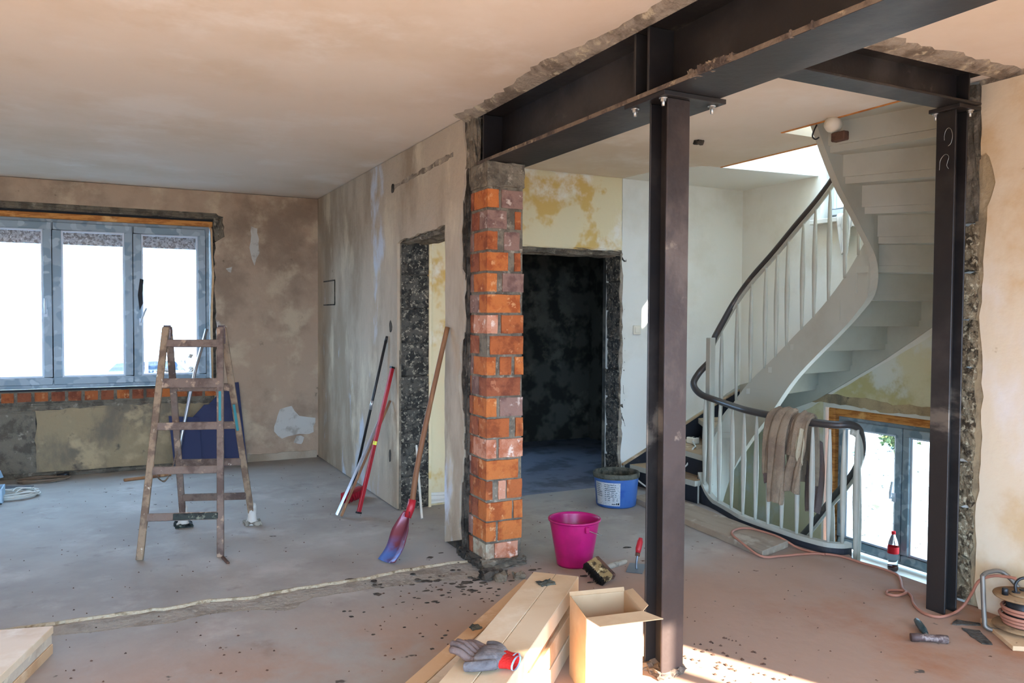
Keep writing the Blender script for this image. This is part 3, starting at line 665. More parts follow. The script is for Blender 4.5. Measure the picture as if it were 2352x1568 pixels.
for i, (x, y, s) in enumerate(((1.935,4.10,.045),(1.985,4.05,.035),(2.02,4.11,.03),(2.09,4.03,.028))):
    one(rough_block((x-s,y-s,.0),(x+s,y+s*.7,s*1.1), .01, 2, 95+i), 'rubble_chunk', 'mortar' if i % 2 else 'mortar_dark',
        ['largest dark rubble lump at the foot of the brick pillar','grey rubble lump just right of the largest one by the pillar','small dark rubble lump close under the pillar','smallest grey rubble lump, nearest the stacked timber'][i], 'rubble', (x,y,0), group='rubble at the pillar foot')

# ================================================================ STAIRCASE
RISE = .1875
INN = {1:(4.25,5.03),2:(4.38,5.06),3:(4.51,5.06),4:(4.61,5.02),5:(4.655,4.88),6:(4.66,4.65),7:(4.66,4.43),8:(4.665,4.21),9:(4.67,4.03),10:(4.675,3.89),11:(4.66,3.77),12:(4.585,3.71),13:(4.44,3.72),14:(4.28,3.73),15:(4.15,3.73),16:(4.04,3.73),17:(3.92,3.73)}
OUT = {1:(4.20,5.89),2:(4.46,5.89),3:(5.00,5.89),4:(5.49,5.83),5:(5.49,5.42),6:(5.49,4.95),7:(5.49,4.60),8:(5.49,4.27),9:(5.49,3.98),10:(5.49,3.68),11:(5.49,3.30),12:(5.49,2.93),13:(5.16,2.76),14:(4.80,2.76),15:(4.42,2.76),16:(4.06,2.76)}
CORNER = {3:(5.49,5.89), 12:(5.49,2.76)}
def flight(root, dz, k0, k1, rails=True):
    for k in range(k0, min(k1, 15)+1):
        z = k*RISE + dz
        a, b = V(INN[k]), V(OUT[k]); c, d = V(OUT[k+1]), V(INN[k+1])
        n = V((-(b-a).y, (b-a).x)).normalized(); n = n if n.dot((c+d)-(a+b)) < 0 else -n
        a2, b2 = a + n*.03, b + n*.03
        poly = [tuple(a2), tuple(b2), tuple(b)] + ([CORNER[k]] if k in CORNER else []) + [tuple(c), tuple(d), tuple(a)]
        mb = MB(); mb.prism(poly, z-.045, z)
        for i in range(len(mb.f)):
            if all(abs(mb.v[j].z - z) < 1e-6 for j in mb.f[i]): mb.mi[i] = 1
        mb.build('tread', ['stair_paint','tread_top'], root)
    for k in range(k0, k1+1):
        z = k*RISE + dz; a, b = V(INN[k]), V(OUT[k])
        nn = V((-(b-a).y, (b-a).x)).normalized(); fwd = V(INN[min(k+1,17)]) - a
        nn = nn if nn.dot(fwd) > 0 else -nn
        p = [a, b, b+nn*.018, a+nn*.018]
        zt = z - (.045 if k < 16 else .0)
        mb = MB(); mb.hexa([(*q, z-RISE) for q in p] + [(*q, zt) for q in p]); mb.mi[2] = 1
        mb.build('riser', ['stair_paint','riser_dark'], root)
def band(root, name, pts, thick, mats, side):
    """vertical ribbon: pts (x,y,zbot,ztop), thickness to one side in plan"""
    mb = MB(); n = len(pts); vs = []
    for i, (x, y, z0, z1) in enumerate(pts):
        p = V((x,y)); d = (V(pts[min(i+1,n-1)][:2]) - V(pts[max(i-1,0)][:2])).normalized(); q = p + V((-d.y, d.x))*thick*side
        vs += [(p.x,p.y,z0),(q.x,q.y,z0),(q.x,q.y,z1),(p.x,p.y,z1)]
    fs = []
    for i in range(n-1):
        for k in range(4): fs.append((i*4+k, i*4+(k+1)%4, (i+1)*4+(k+1)%4, (i+1)*4+k))
    fs += [(0,1,2,3), tuple((n-1)*4+k for k in (3,2,1,0))]
    mb.add(vs, fs, 0, False); o = mb.build(name, mats, root)
    return o
BOT = {1:.40,2:.60,3:.66,4:.52,5:.44,6:.36,7:.28,8:.26,9:.29,10:.34,11:.38,12:.33,13:.29,14:.27,15:.26,16:.25}
def inner_curve(dz, k0, k1, n=6):
    pts = [(INN[k][0], INN[k][1], k*RISE+dz) for k in range(k0, k1+1)]
    return spline(pts, n)
st = thing('staircase', 'grey painted winding staircase curving up behind the dark post', 'staircase', (4.25,5.4,0))
flight(st, 0, 1, 16)
def inner_band(root, dz, k0, k1):
    ip = [V((INN[k][0], INN[k][1], k*RISE+dz)) for k in range(k0, k1+1)]; sp_ = spline(ip, 6)
    bt = spline([V((BOT[k],0,0)) for k in range(k0, k1+1)], 6)
    return [(p.x, p.y, p.z-b.x, p.z+.06) for p, b in zip(sp_, bt)]
band(st, 'inner_stringer', inner_band(st, 0, 2, 16), .05, 'stair_paint', 1)
op = [(4.12,5.885,0.0,.19),(4.46,5.885,.05,.36),(5.0,5.885,.30,.62),(5.485,5.885,.52,.86),(5.485,5.42,.62,.98),(5.485,4.95,.80,1.22),(5.485,4.6,1.0,1.42),(5.485,4.27,1.19,1.62),(5.485,3.98,1.38,1.81),(5.485,3.68,1.58,2.0),(5.485,3.3,1.80,2.2),(5.485,2.775,2.10,2.45),(5.1,2.775,2.25,2.62),(4.06,2.775,2.72,3.1)]
band(st, 'wall_stringer', op, .02, 'stair_paint', 1)
# dark painted skirting on the wall side of the lower steps
band(st, 'skirting', [(4.12,5.862,0,.19),(4.46,5.862,.2,.35),(5.0,5.862,.4,.61),(5.46,5.862,.6,.81)], .004, 'riser_dark', 1)
band(st, 'skirting_cap', [(4.10,5.858,.18,.195),(4.46,5.858,.345,.36),(5.0,5.858,.605,.62),(5.46,5.858,.805,.82)], .03, 'tread_top', 1)
# newel
MB().box((4.325,4.985,.15),(4.38,5.04,1.35)).build('newel', 'stair_paint', st, .004)
def baluster(root, x, y, z0, z1, r=.017):
    L_ = z1-z0; prof = [(.0,z0),(r*.6,z0),(r*.72,z0+.1*L_),(r*1.1,z0+.42*L_),(r*1.15,z0+.55*L_),(r*.75,z0+.88*L_),(r*.5,z0+.97*L_),(r*.5,z1),(0,z1)]
    MB().lathe(prof, (x,y,0), 12).build('baluster', 'stair_paint', root)
ic = inner_curve(0, 2, 16)
rl = [(p.x, p.y, p.z+.90) for p in ic][3:]
rl = [(4.37,5.03,1.27)] + rl
def rail(root, pts, r=.026, s0=0):
    MB().tube(pts, [(r*.92, r)]*len(pts), 12, right=None).build('handrail', 'rail_dark', root)
    MB().tube([(p[0],p[1],p[2]-.042) for p in pts[s0:]], [(.012,.024)]*(len(pts)-s0), 6).build('rail_strip', 'stair_paint', root)
rail(st, rl)
random.seed(2)
acc = 0; last = ic[0]; nxt = .12; 
zlast = ic[0].z
for p in ic[2:]:
    acc += max((V((p.x,p.y))-V((last.x,last.y))).length, 0); last = p
    if acc >= nxt:
        b = [V((p.x,p.y))]; baluster(st, p.x, p.y, p.z+.05, p.z+.85); nxt += .128
# lamp and wiring on the trimmer at the top of the stairs
lp = thing('wall_lamp', 'old round bulkhead lamp with a loose brown box at the stair top', 'lamp', (4.03,3.52,2.66))
mb = MB(); mb.tube([(4.03,3.52,2.71),(3.99,3.52,2.71),(3.965,3.52,2.71),(3.955,3.52,2.71)], [.052,.05,.036,.01], 18); mb.build('globe', 'plastic_ivory', lp)
mb = MB(); mb.box((3.985,3.42,2.60),(4.035,3.52,2.655)); mb.build('base_box', 'brush_wood', lp, .006)
one(MB().tube(spline([(4.02,3.66,2.74),(4.0,3.665,2.70),(3.995,3.67,2.665),(4.0,3.65,2.645),(4.01,3.63,2.655)],6), .005, 6), 'loose_wire', 'black_plastic', 'stub of loose wire hanging by the lamp at the stair top', 'wire', (4.01,3.66,2.65))

# lower flight
ls = thing('staircase', 'flight going down behind the white balusters toward the low window', 'staircase', (4.3,3.2,-.2))
flight(ls, -3.0, 6, 15)
band(ls, 'inner_stringer', inner_band(ls, -3.0, 6, 15), .05, 'stair_paint', 1)

# ================================================================ FLOOR RAILING
rg = thing('railing', 'curved floor railing with a dark handrail and turned white balusters', 'railing', (4.1,4.3,0))
BAL = [(4.285,5.003),(4.285,4.93),(4.25,4.79),(4.18,4.571),(4.118,4.382),(4.10,4.237),(4.092,4.108),(4.09,3.98),(4.085,3.84),(4.09,3.722),(4.115,3.605),(4.176,3.545)]
cp = spline([(4.31,5.10,0),(4.275,5.0,0),(4.27,4.93,0),(4.235,4.79,0),(4.165,4.575,0),(4.10,4.39,0),(4.083,4.237,0),(4.075,4.108,0),(4.073,3.98,0),(4.068,3.84,0),(4.073,3.722,0),(4.10,3.595,0),(4.165,3.53,0),(4.24,3.515,0)], 5)
n = len(cp); cb_ = []
for i, p in enumerate(cp):
    t = i/(n-1); zt = .07 + .17*max(0, 1-t/.22)**1.5; cb_.append((p.x, p.y, -.24, zt))
band(rg, 'curb', cb_, .05, 'stair_paint', 1)
band(rg, 'curb_face', [(a-.004,b-.001,-.02,max(.04,c1_-.035)) for (a,b,_,c1_) in cb_], .006, 'riser_dark', 1)
rp_ = spline([(4.355,5.03,1.15),(4.31,5.10,1.06),(4.245,5.09,.97),(4.225,4.98,.90),(4.235,4.80,.865),(4.18,4.571,.85),(4.118,4.382,.845),(4.10,4.237,.84),(4.092,4.05,.835),(4.09,3.84,.83),(4.105,3.68,.83),(4.15,3.575,.83),(4.23,3.53,.83),(4.31,3.535,.79),(4.37,3.56,.70),(4.41,3.60,.60),(4.47,3.69,.49),(4.54,3.82,.37),(4.62,4.0,.22),(4.66,4.28,-.10),(4.66,4.6,-.42)], 6)
rail(rg, rp_, .027, 72)
for (bx, by) in BAL:
    i = min(range(n), key=lambda k: (cp[k].x-bx)**2+(cp[k].y-by)**2)
    rz = min(rp_, key=lambda r: (r.x-bx)**2+(r.y-by)**2 + (9 if r.z < .3 else 0)).z
    baluster(rg, bx+.01, by, cb_[i][3]-.01, rz-.03)
baluster(rg, 4.272, 3.515, -.04, .80, .021); baluster(rg, 4.42, 3.62, -.30, .56, .021); baluster(rg, 4.62, 4.0, -.75, .19, .02)

# long board lying beside the railing
mb = MB(); d = V((.145,1.60,0)); a0, b0 = V((3.655,3.70,0)), V((3.98,3.80,0))
mb.hexa([a0, b0, b0+d, a0+d] + [p+V((0,0,.045)) for p in (a0, b0, b0+d, a0+d)])
one(mb, 'floor_board', 'dusty_board', 'thick dusty board lying along the foot of the curved railing', 'board', (3.83,4.5,0), .003)

# ================================================================ LEFT ROOM THINGS
# --- step ladder
ld = thing('step_ladder', 'paint-splattered wooden double step ladder standing by the window', 'ladder', (.5,5.64,0))
FL, FR, BL, BR = V((.15,5.345,0)), V((.603,5.195,0)), V((.455,6.08,0)), V((.905,5.93,0))
TLf, TRf = V((.325,5.625,1.43)), V((.648,5.525,1.43)); TLb, TRb = V((.345,5.675,1.43)), V((.67,5.575,1.43))
udir = (FR-FL).normalized(); 
def leg(a, b, m, name='leg'):
    o = MB().bar(a, b, .042, .026, udir.cross(b-a)).build(name, m, ld, .004); return o
l1 = leg(FL, TLf, 'ladder_bare'); l2 = leg(FR, TRf, 'ladder_wood'); l3 = leg(BL+V((0,0,.05)), TLb, 'ladder_wood'); l4 = leg(BR+V((0,0,.05)), TRb, 'ladder_bare')
def rung(a0, a1, b0, b1, z, h=.05, m='ladder_wood', shift=0):
    p, q = a0.lerp(a1, z/1.43), b0.lerp(b1, z/1.43); e_ = (q-p).normalized()*.012
    return MB().bar(p+e_, q-e_, .022, h, (a1-a0)).build('rung', m, ld, .003)
for i, z in enumerate((.25,.53,.80,1.07,1.325)): rr = rung(FL, TLf, FR, TRf, z, .062 if i == 3 else .048, 'ladder_wood')
lowr = rung((FL+V((0,-.004,0))).lerp(FR+V((0,-.004,0)),.35), TLf.lerp(TRf,.35)+V((0,-.004,0)), FR+V((0,-.004,0)), TRf+V((0,-.004,0)), .25, .040, 'paint_black')
for z in (.22,.48,.75,1.02): rung(BL, TLb, BR, TRb, z)
mb = MB(); mb.tube([FL.lerp(TLf,.16), FR.lerp(TRf,.16)], .004, 6); mb.build('tie_rod', 'galvanised', ld)
for l_, a, b in ((l2,FR,TRf),(l4,BR,TRb)):
    t0 = .58 if l_ is l2 else .5
    o = MB().bar(a.lerp(b,t0), a.lerp(b,t0+.13), .016, .0285, udir.cross(b-a)).build('paint_smear', 'teal_paint', l_)
for a in (TLf.lerp(TLb,.5), TRf.lerp(TRb,.5)):
    MB().bar(a-V((0,0,.11)), a+V((0,0,.012)), .046, .014, (0,1,0)).build('hinge', 'hammer_head', ld, .002)
mb = MB(); c0, c1_, c2 = FL.lerp(TLf,.40), V((.25,5.72,.34)), BL.lerp(TLb,.40)
cpts = spline([c0, c0.lerp(c2,.25)-V((0,0,.11)), c0.lerp(c2,.5)-V((0,0,.16)), c0.lerp(c2,.75)-V((0,0,.11)), c2], 10)
for i in range(0, len(cpts)-2, 1):
    a, b = cpts[i], cpts[i+1]; d_ = (b-a); s1 = d_.cross(V((0,0,1)) if i % 2 else V((1,.3,.2))).normalized()*.005
    ring = [a-d_*.2+s1, b+d_*.2+s1, b+d_*.35, b+d_*.2-s1, a-d_*.2-s1, a-d_*.35, a-d_*.2+s1]; mb.tube(ring, .0018, 4, caps=False)
mb.build('chain', 'cord_brown', ld)
for i, a in enumerate((BL, BR)):
    f = MB().lathe([(0,.0),(.05,.0),(.055,.012),(.036,.03),(.03,.06),(.032,.13),(.026,.15),(0,.15)], (a.x,a.y,0), 14).build('foot_wrap', 'white_rag', ld)
    rough_block((a.x-.055,a.y-.055,0),(a.x+.055,a.y+.055,.022), .012, 3, 101+i).build('plaster_puddle', 'cement_grey' if i else 'paint_black', f)

# --- long tools leaning on the doorway wall
bk = thing('broom', 'broom with a black pole and red bristles leaning on the plastered wall', 'broom', (1.76,6.36,0))
pa, pb = V((1.775,6.37,.11)), V((1.965,6.075,1.35))
MB().tube([pa, pa.lerp(pb,.97)], .011, 10).build('pole', 'black_plastic', bk)
MB().tube([pa.lerp(pb,.52), pa.lerp(pb,.58)], .0125, 10).build('grip_band', 'aluminium', bk)
MB().tube([pa.lerp(pb,.96), pb], [.013,.009], 10).build('end_cap', 'black_plastic', bk)
ha, hb = V((1.66,6.26,.07)), V((1.87,6.47,.07)); 
MB().bar(ha, hb, .05, .03).build('head', 'paint_red', bk, .006)
mb = MB(); e1 = (hb-ha)
for i in range(26):
    for j in (-1,0,1):
        p = ha + e1*((i+.5)/26) + V((.7,-.7,0))*j*.016; q = p + V((random.uniform(-.012,.012)+j*.012, random.uniform(-.012,.012)-j*.012, -.069)); mb.tube([p, q], [.006,.004], 4)
mb.build('bristles', 'bristle_red', bk)
sl = thing('spirit_level', 'red spirit level leaning against the wall beside the broom', 'level', (1.65,5.80,0))
a, b = V((1.655,5.80,.025)), V((1.962,5.92,1.116)); MB().bar(a, b, .030, .020, (-.35,.95,0)).build('body', 'paint_red', sl, .002)
nrm = V((-.3,-.95,.1)).normalized()
MB().bar(a.lerp(b,.46)+nrm*.013, a.lerp(b,.485)+nrm*.012, .028, .006, nrm).build('vial', 'vial', sl)
for t in ((0,.012),(.988,1)): MB().bar(a.lerp(b,t[0]), a.lerp(b,t[1]), .039, .025, (-.35,.95,0)).build('end_cap', 'black_plastic', sl)
a, b = V((1.505,5.865,.015)), V((1.925,6.03,.76)); mb = MB(); mb.bar(a, b, .022, .014, (-.9,.1,.5)); mb.bar(a+V((0,0,.005)), b+V((0,0,.005)), .009, .02, (-.9,.1,.5))
one(mb, 'straightedge', 'aluminium', 'silver aluminium straightedge leaning beside the red spirit level', 'straightedge', (1.505,5.865,0), .001)
a, b = V((1.53,5.825,.012)), V((1.962,5.985,.845)); one(MB().bar(a, b, .024, .018, (-.9,.1,.5)), 'wooden_batten', 'handle_wood', 'brown wooden batten leaning just below the silver straightedge', 'batten', (1.53,5.825,0), .003)
# --- shovel
sh = thing('shovel', 'long-handled shovel with a red socket leaning at the bare doorway', 'shovel', (1.56,4.66,0))
top, sock, tip = V((1.962,4.80,1.44)), V((1.69,4.735,.30)), V((1.50,4.615,.006))
hp = spline([sock+V((.01,.002,.03)), V((1.735,4.745,.55)), V((1.83,4.765,.95)), top], 6)
MB().tube(hp, [.0185]*6+[.0175]*6+[.016]*(len(hp)-12), 12).build('handle', 'handle_wood', sh)
MB().tube([sock+V((.012,.003,.05)), sock, sock+V((-.025,-.01,-.06))], [.024,.026,.022], 12).build('socket', 'paint_red', sh)
side = V((.50,-.82,.06)).normalized(); mb = MB(); g = []
ax = [sock+V((-.012,-.005,-.03)), V((1.625,4.70,.17)), V((1.57,4.655,.07)), tip]; axs = spline(ax, 5); nS = len(axs)
for i, p in enumerate(axs):
    t = i/(nS-1); d_ = (axs[min(i+1,nS-1)]-axs[max(i-1,0)]).normalized(); sd_ = (side - d_*side.dot(d_)).normalized(); up_ = sd_.cross(d_)
    if up_.z < 0: up_ = -up_
    wd = .022 + .044*min(1, t/.35) + .006*t
    for k in range(9):
        s_ = (k-4)/4; g.append(p + sd_*wd*s_ + up_*(.030*s_*s_*(1-.35*t) - .012*(1-abs(s_))**3*(1-t)))
fs = [(i*9+k, i*9+k+1, (i+1)*9+k+1, (i+1)*9+k) for i in range(nS-1) for k in range(8)]
mb.add(g, fs, 0, True); bl = mb.build('blade', 'shovel_blade', sh)
md = bl.modifiers.new('thickness', 'SOLIDIFY'); md.thickness = .003
a, b = V((2.05,5.50,.012)), V((2.13,5.845,.50)); one(MB().bar(a, b, .022, .014, (1,0,.2)), 'white_batten', 'white_paint', 'thin white batten leaning on the block door jamb behind the shovel', 'batten', (2.05,5.5,0), .002)

# --- blue sheets and pole behind the ladder
def sheet(pts, y0, lean, label, th=.006):
    mb = MB(); mb.plate(pts, [], lambda u, v, w_: V((u, y0 + lean*v - w_, v)), 0, th)
    return one(mb, 'insulation_sheet', 'sheet_blue', label, 'sheet', (sum(p[0] for p in pts)/len(pts), y0, 0), .0, 'blue sheets on the far wall')
sheet([(.80,.0),(1.235,.0),(1.165,.83),(1.06,.82),(.99,.74),(.86,.60),(.80,.52)], 8.37, .10, 'tallest dark blue sheet with a cut corner, nearest the room corner')
sheet([(.72,.0),(1.02,.0),(.99,.62),(.83,.62),(.72,.5)], 8.34, .085, 'middle dark blue sheet leaning behind the ladder')
sheet([(.55,.0),(.80,.0),(.78,.50),(.50,.53)], 8.31, .075, 'lowest blue sheet, leaning left of the other blue sheets')
one(MB().tube([(.545,8.18,.012),(.62,8.235,.40),(.74,8.33,.95),(.86,8.43,1.37)], .016, 10), 'metal_pole', 'aluminium', 'thin grey metal pole leaning beside the window behind the ladder', 'pole', (.545,8.18,0))
one(MB().bar((.10,7.95,.014),(.50,8.06,.014), .03, .024), 'wood_stick', 'handle_wood', 'short brown stick lying on the floor near the blue sheets', 'stick', (.3,8.0,0), .004)
one(MB().bar((.612,5.165,.008),(.628,5.03,.007), .02, .012), 'wood_splinter', 'brush_wood', 'dark wood splinter on the floor at the ladder foot', 'splinter', (.62,5.1,0), .003)

# --- clutter at the left edge
tb = thing('tool_case', 'pale blue open case at the left edge of the floor', 'case', (-.93,7.50,0))
for lo_, hi_ in (((-1.10,7.40,0),(-.775,7.62,.012)),((-1.10,7.40,0),(-.775,7.412,.12)),((-1.10,7.608,0),(-.775,7.62,.12)),((-.787,7.412,.012),(-.775,7.608,.12)),((-1.10,7.412,.012),(-1.088,7.608,.12))):
    MB().box(lo_, hi_).build('panel', 'glove_trim', tb, .002)
MB().box((-1.06,7.44,.012),(-.82,7.58,.06)).build('tray', 'brush_wood', tb, .004)
MB().bar((-1.1,7.63,.13),(-.80,7.66,.20), .18, .01, (0,.5,1)).build('lid', 'glove_trim', tb, .002)
def coil(name, mat, c, r, ell, turns, label, rw, seed, zr=.05, rot=0.0):
    rnd = random.Random(seed); pts = []
    for i in range(turns*14):
        a = i*2*math.pi/14; rr_ = r*(1+rnd.uniform(-.12,.12)); x_, y_ = rr_*math.cos(a), rr_*ell*math.sin(a)
        pts.append((c[0]+x_*math.cos(rot)-y_*math.sin(rot)+rnd.uniform(-.008,.008), c[1]+x_*math.sin(rot)+y_*math.cos(rot)+rnd.uniform(-.008,.008), rw+zr*i/(turns*14)*rnd.uniform(.6,1)))
    return one(MB().tube(spline(pts, 3), rw, 6), name, mat, label, 'cable', (c[0],c[1],0))
coil('cable_coil', 'cord_white', (-.72,7.64), .17, .75, 7, 'bundle of white cable on the floor by the blue case', .0055, 4, .06)
o = one(MB().tube(spline([(-.70,7.55,.05),(-.66,7.60,.075),(-.60,7.64,.07),(-.62,7.70,.06),(-.70,7.68,.07),(-.72,7.6,.06)],5), .0055, 6), 'cable_tie', 'cord_white', 'loop of white cable tied round the bundle by the blue case', 'cable', (-.66,7.62,.05))
coil('cable_coil', 'cord_brown', (-.55,8.27), .19, .55, 5, 'brown cable coiled on the floor under the window', .005, 9, .03)
mb = MB(); mb.tube([(-.45,8.36,.03),(-.40,8.37,.03),(-.385,8.37,.03),(-.35,8.375,.03)], [.012,.018,.026,.024], 10); one(mb, 'cable_plug', 'black_plastic', 'black plug lying at the end of the brown cable', 'plug', (-.39,8.37,0))
one(MB().bar((-.98,8.06,.02),(-.62,7.96,.012), .12, .006), 'metal_sheet', 'trowel_steel', 'small grey metal sheet on the floor behind the white cable', 'sheet', (-.8,8.0,0))

# ================================================================ HALL THINGS
# --- pink bucket
pb_ = thing('bucket', 'bright pink plastic bucket standing right of the brick pillar', 'bucket', (2.525,4.12,0))
c = (2.525,4.12,0); R0, R1, Hb = .105, .155, .285
MB().lathe([(0,.004),(R0-.004,.004),(R0,.0),(R0+.003,.012),(R1-.004,Hb-.02),(R1-.004,Hb-.012),(R1+.006,Hb-.012),(R1+.008,Hb-.004),(R1+.004,Hb),(R1-.006,Hb-.001),(R1-.008,Hb-.02),(R0-.001,.012),(0,.010)], c, 48).build('body', 'pink_plastic', pb_)
hang = V((.35,-.94,0)).normalized(); tang = V((.94,.35,0))
e0 = V(c) + V((-.04,-.999,0))*(R1+.001) + V((0,0,Hb-.04)); MB().box(tuple(e0-V((.012,.01,.018))), tuple(e0+V((.012,.006,.018)))).build('handle_lug', 'pink_plastic', pb_, .003)
hpts = [e0 + V((0,-.006,0))]
for i in range(1, 12):
    a = math.atan2(-.999,-.04) + i*(math.pi)/12; hpts.append(V(c) + V((math.cos(a), math.sin(a), 0))*(R1+.012) + V((0,0,Hb-.04-.075*math.sin(i*math.pi/12))))
hpts.append(V(c) + V((.04,.999,0))*(R1+.006) + V((0,0,Hb-.04)))
MB().tube(spline(hpts, 3), .0025, 6).build('wire_handle', 'galvanised', pb_)
# --- blue bucket
bb = thing('bucket', 'blue paint bucket crusted with grey slurry near the dark doorway', 'bucket', (3.64,5.30,0)); c = (3.64,5.30,0)
MB().lathe([(0,.003),(.150,.003),(.155,.0),(.160,.01),(.178,.225),(.178,.262),(.172,.262),(.153,.02),(0,.018)], c, 48).build('body', 'blue_plastic', bb)
MB().lathe([(.179,.228),(.186,.230),(.188,.262),(.182,.270),(.168,.268),(.166,.235),(.166,.20),(0,.195)], c, 48).build('slurry_rim', 'slurry', bb)
mb = MB(); a0, a1 = -3.30, -1.98; vs = []; NL = 14
for i in range(NL+1):
    a = a0+(a1-a0)*i/NL
    for z in (.022,.205):
        r = .160 + (.178-.160)*(z-.01)/.215 + .0012; vs.append((c[0]+r*math.cos(a), c[1]+r*math.sin(a), z))
mb.add(vs, [(2*i,2*i+2,2*i+3,2*i+1) for i in range(NL)], 0, True); lab = mb.build('label', 'paper_label', bb)
mb = MB()
for (u0, u1, z0, z1) in ((.70,.84,.032,.038),(.86,.90,.030,.046),(.92,.97,.030,.046)):
    vs = []
    for u in (u0, (u0+u1)/2, u1):
        a = a0+(a1-a0)*u
        for z in (z0, z1): r = .160+.018*(z-.01)/.215+.002; vs.append((c[0]+r*math.cos(a), c[1]+r*math.sin(a), z))
    mb.add(vs, [(0,2,3,1),(2,4,5,3)])
mb.build('print', 'ink', lab)
mb = MB()
for (u0, u1) in ((.06,.36),(.44,.92)):
    for k in range(9):
        if u0 < .4 and k > 6: continue
        vs = []; z0 = .185 - k*.0155; uu = u1 - random.uniform(0,.12)
        for i in range(4):
            a = a0+(a1-a0)*(u0+(uu-u0)*i/3)
            for z in (z0, z0+.006): r = .160+.018*(z-.01)/.215+.0018; vs.append((c[0]+r*math.cos(a), c[1]+r*math.sin(a), z))
        mb.add(vs, [(2*i,2*i+2,2*i+3,2*i+1) for i in range(3)])
mb.build('text_lines', 'trowel_steel', lab)
# --- wide brush
wb = thing('block_brush', 'wide bristle brush with a wooden handle lying against the pink bucket', 'brush', (2.56,3.82,0))
o_ = V((2.535,3.800,.066)); ws = V((.033,-.142,-.075)).normalized(); hd = V((.135,.062,.02)).normalized(); hd = (hd - ws*hd.dot(ws)).normalized(); nn = hd.cross(ws)
MB().bar(o_-ws*.082, o_+ws*.082, .045, .028, hd).build('block', 'brush_wood', wb, .008)
MB().tube([o_+hd*.012, o_+hd*.05, o_+hd*.17, o_+hd*.185], [.012,.018,.015,.008], 10).build('handle', 'cement_grey', wb)
mb = MB(); rnd = random.Random(6)
mk = MB()
for i in range(34):
    for j in range(5):
        p = o_ + ws*((i-16.5)/17*.078) + nn*((j-2)*.008) - hd*.012
        tip_ = p - hd*(.085+rnd.uniform(-.006,.006)) + ws*((i-16.5)/17*.010) + V((0,0,-.028)); tip_.z = max(tip_.z, .004)
        mid = p.lerp(tip_, .72); mb.tube([p, mid], [.0034,.0030], 4, caps=False); mk.tube([mid, tip_], [.0031,.0022], 4)
h_ = mb.build('bristles', 'brush_hair', wb); mk.build('bristle_tips', 'brush_black', h_)
# --- trowel
tr = thing('trowel', 'pointing trowel with a red handle standing beside the steel column', 'trowel', (2.80,3.86,0))
mb = MB(); mb.prism([(2.717,3.844),(2.784,3.776),(2.905,3.905),(2.835,3.972)], .002, .006); mb.build('blade', 'trowel_steel', tr, .001)
MB().tube(spline([(2.80,3.855,.006),(2.80,3.858,.03),(2.805,3.86,.06),(2.812,3.865,.085)], 4), [.007]*13, 8).build('tang', 'trowel_steel', tr)
MB().tube([(2.812,3.864,.080),(2.818,3.868,.096)], [.014,.015], 12).build('ferrule', 'brush_wood', tr)
MB().tube([(2.818,3.868,.096),(2.83,3.878,.12),(2.85,3.89,.155),(2.858,3.897,.175)], [.014,.0185,.018,.012], 12).build('handle', 'paint_red', tr)

# ================================================================ TIMBER, BOX AND GLOVES
DD, NN_ = V((.690,.7236,0)), V((.7236,-.690,0))
def beam(n0, n1, d0, d1, z0, z1, mat, label, name='timber_beam', grp='timber stack beside the carton', lams=1, slant=(0,0)):
    loc = DD*((d0+d1)/2) + NN_*((n0+n1)/2); loc.z = z0
    r = thing(name, label, 'timber', loc, grp)
    for i in range(lams):
        a_, b_ = n0+(n1-n0)*i/lams, n0+(n1-n0)*(i+1)/lams-(.0015 if i < lams-1 else 0)
        mb = MB(); q = [DD*d0+NN_*(a_+slant[0]*(d1-d0)), DD*d0+NN_*(b_+slant[1]*(d1-d0)), DD*d1+NN_*b_, DD*d1+NN_*a_]
        mb.hexa([p+V((0,0,z0)) for p in q]+[p+V((0,0,z1)) for p in q]); mb.build('lamella', mat, r, .003)
    return r
beam(-.989,-.766, 1.55,3.67, .205,.28, 'pine', 'wide glued pine beam on top of the stack, under the gloves', lams=2)
beam(-1.10,-1.03, 1.55,3.88, 0,.165, 'pine_tan', 'narrow tan beam at the lower left edge of the stack', slant=(-.081,-.081))
beam(-1.022,-.90, 1.55,3.80, .0,.175, 'pine_grey', 'greyish beam showing as a strip below the top beam', slant=(-.081,0))
beam(-.895,-.756, 1.55,3.70, .0,.080, 'pine', 'lowest pine beam on the carton side of the stack')
beam(-.895,-.760, 1.55,3.66, .086,.172, 'pine_tan', 'second pine beam on the carton side of the stack')
for i, d_ in enumerate((2.35, 2.95)):
    q = [DD*(d_-.12)+NN_*(-.98), DD*(d_-.12)+NN_*(-.775), DD*(d_+.35)+NN_*(-.775), DD*(d_+.35)+NN_*(-.98)]
    mb = MB(); mb.hexa([p+V((0,0,.176)) for p in q]+[p+V((0,0,.204)) for p in q]); l_ = DD*d_+NN_*(-.87); l_.z = .176
    one(mb, 'spacer_batten', 'handle_wood', ['brown spacer under the top beam, nearer the gloves','brown spacer under the top beam, nearer the pillar'][i], 'batten', l_, .002, 'spacers in the timber stack')
rough_block(tuple(DD*3.52+NN_*(-.90)+V((-.035,-.03,.279))), tuple(DD*3.52+NN_*(-.90)+V((.04,.03,.286))), .008, 3, 61)
for i, (d_, n_, s_, z_) in enumerate(((3.52,-.89,.035,.28),(3.20,-1.12,.022,.165))):
    p = DD*d_+NN_*n_; mb = rough_block((p.x-s_,p.y-s_*.8,z_),(p.x+s_,p.y+s_*.8,z_+.006), .007, 3, 61+i)
    one(mb, 'mortar_splat', 'slurry', ['grey mortar splat on the far end of the top beam','grey mortar splat on the narrow lower beam'][i], 'mortar', (p.x,p.y,z_))
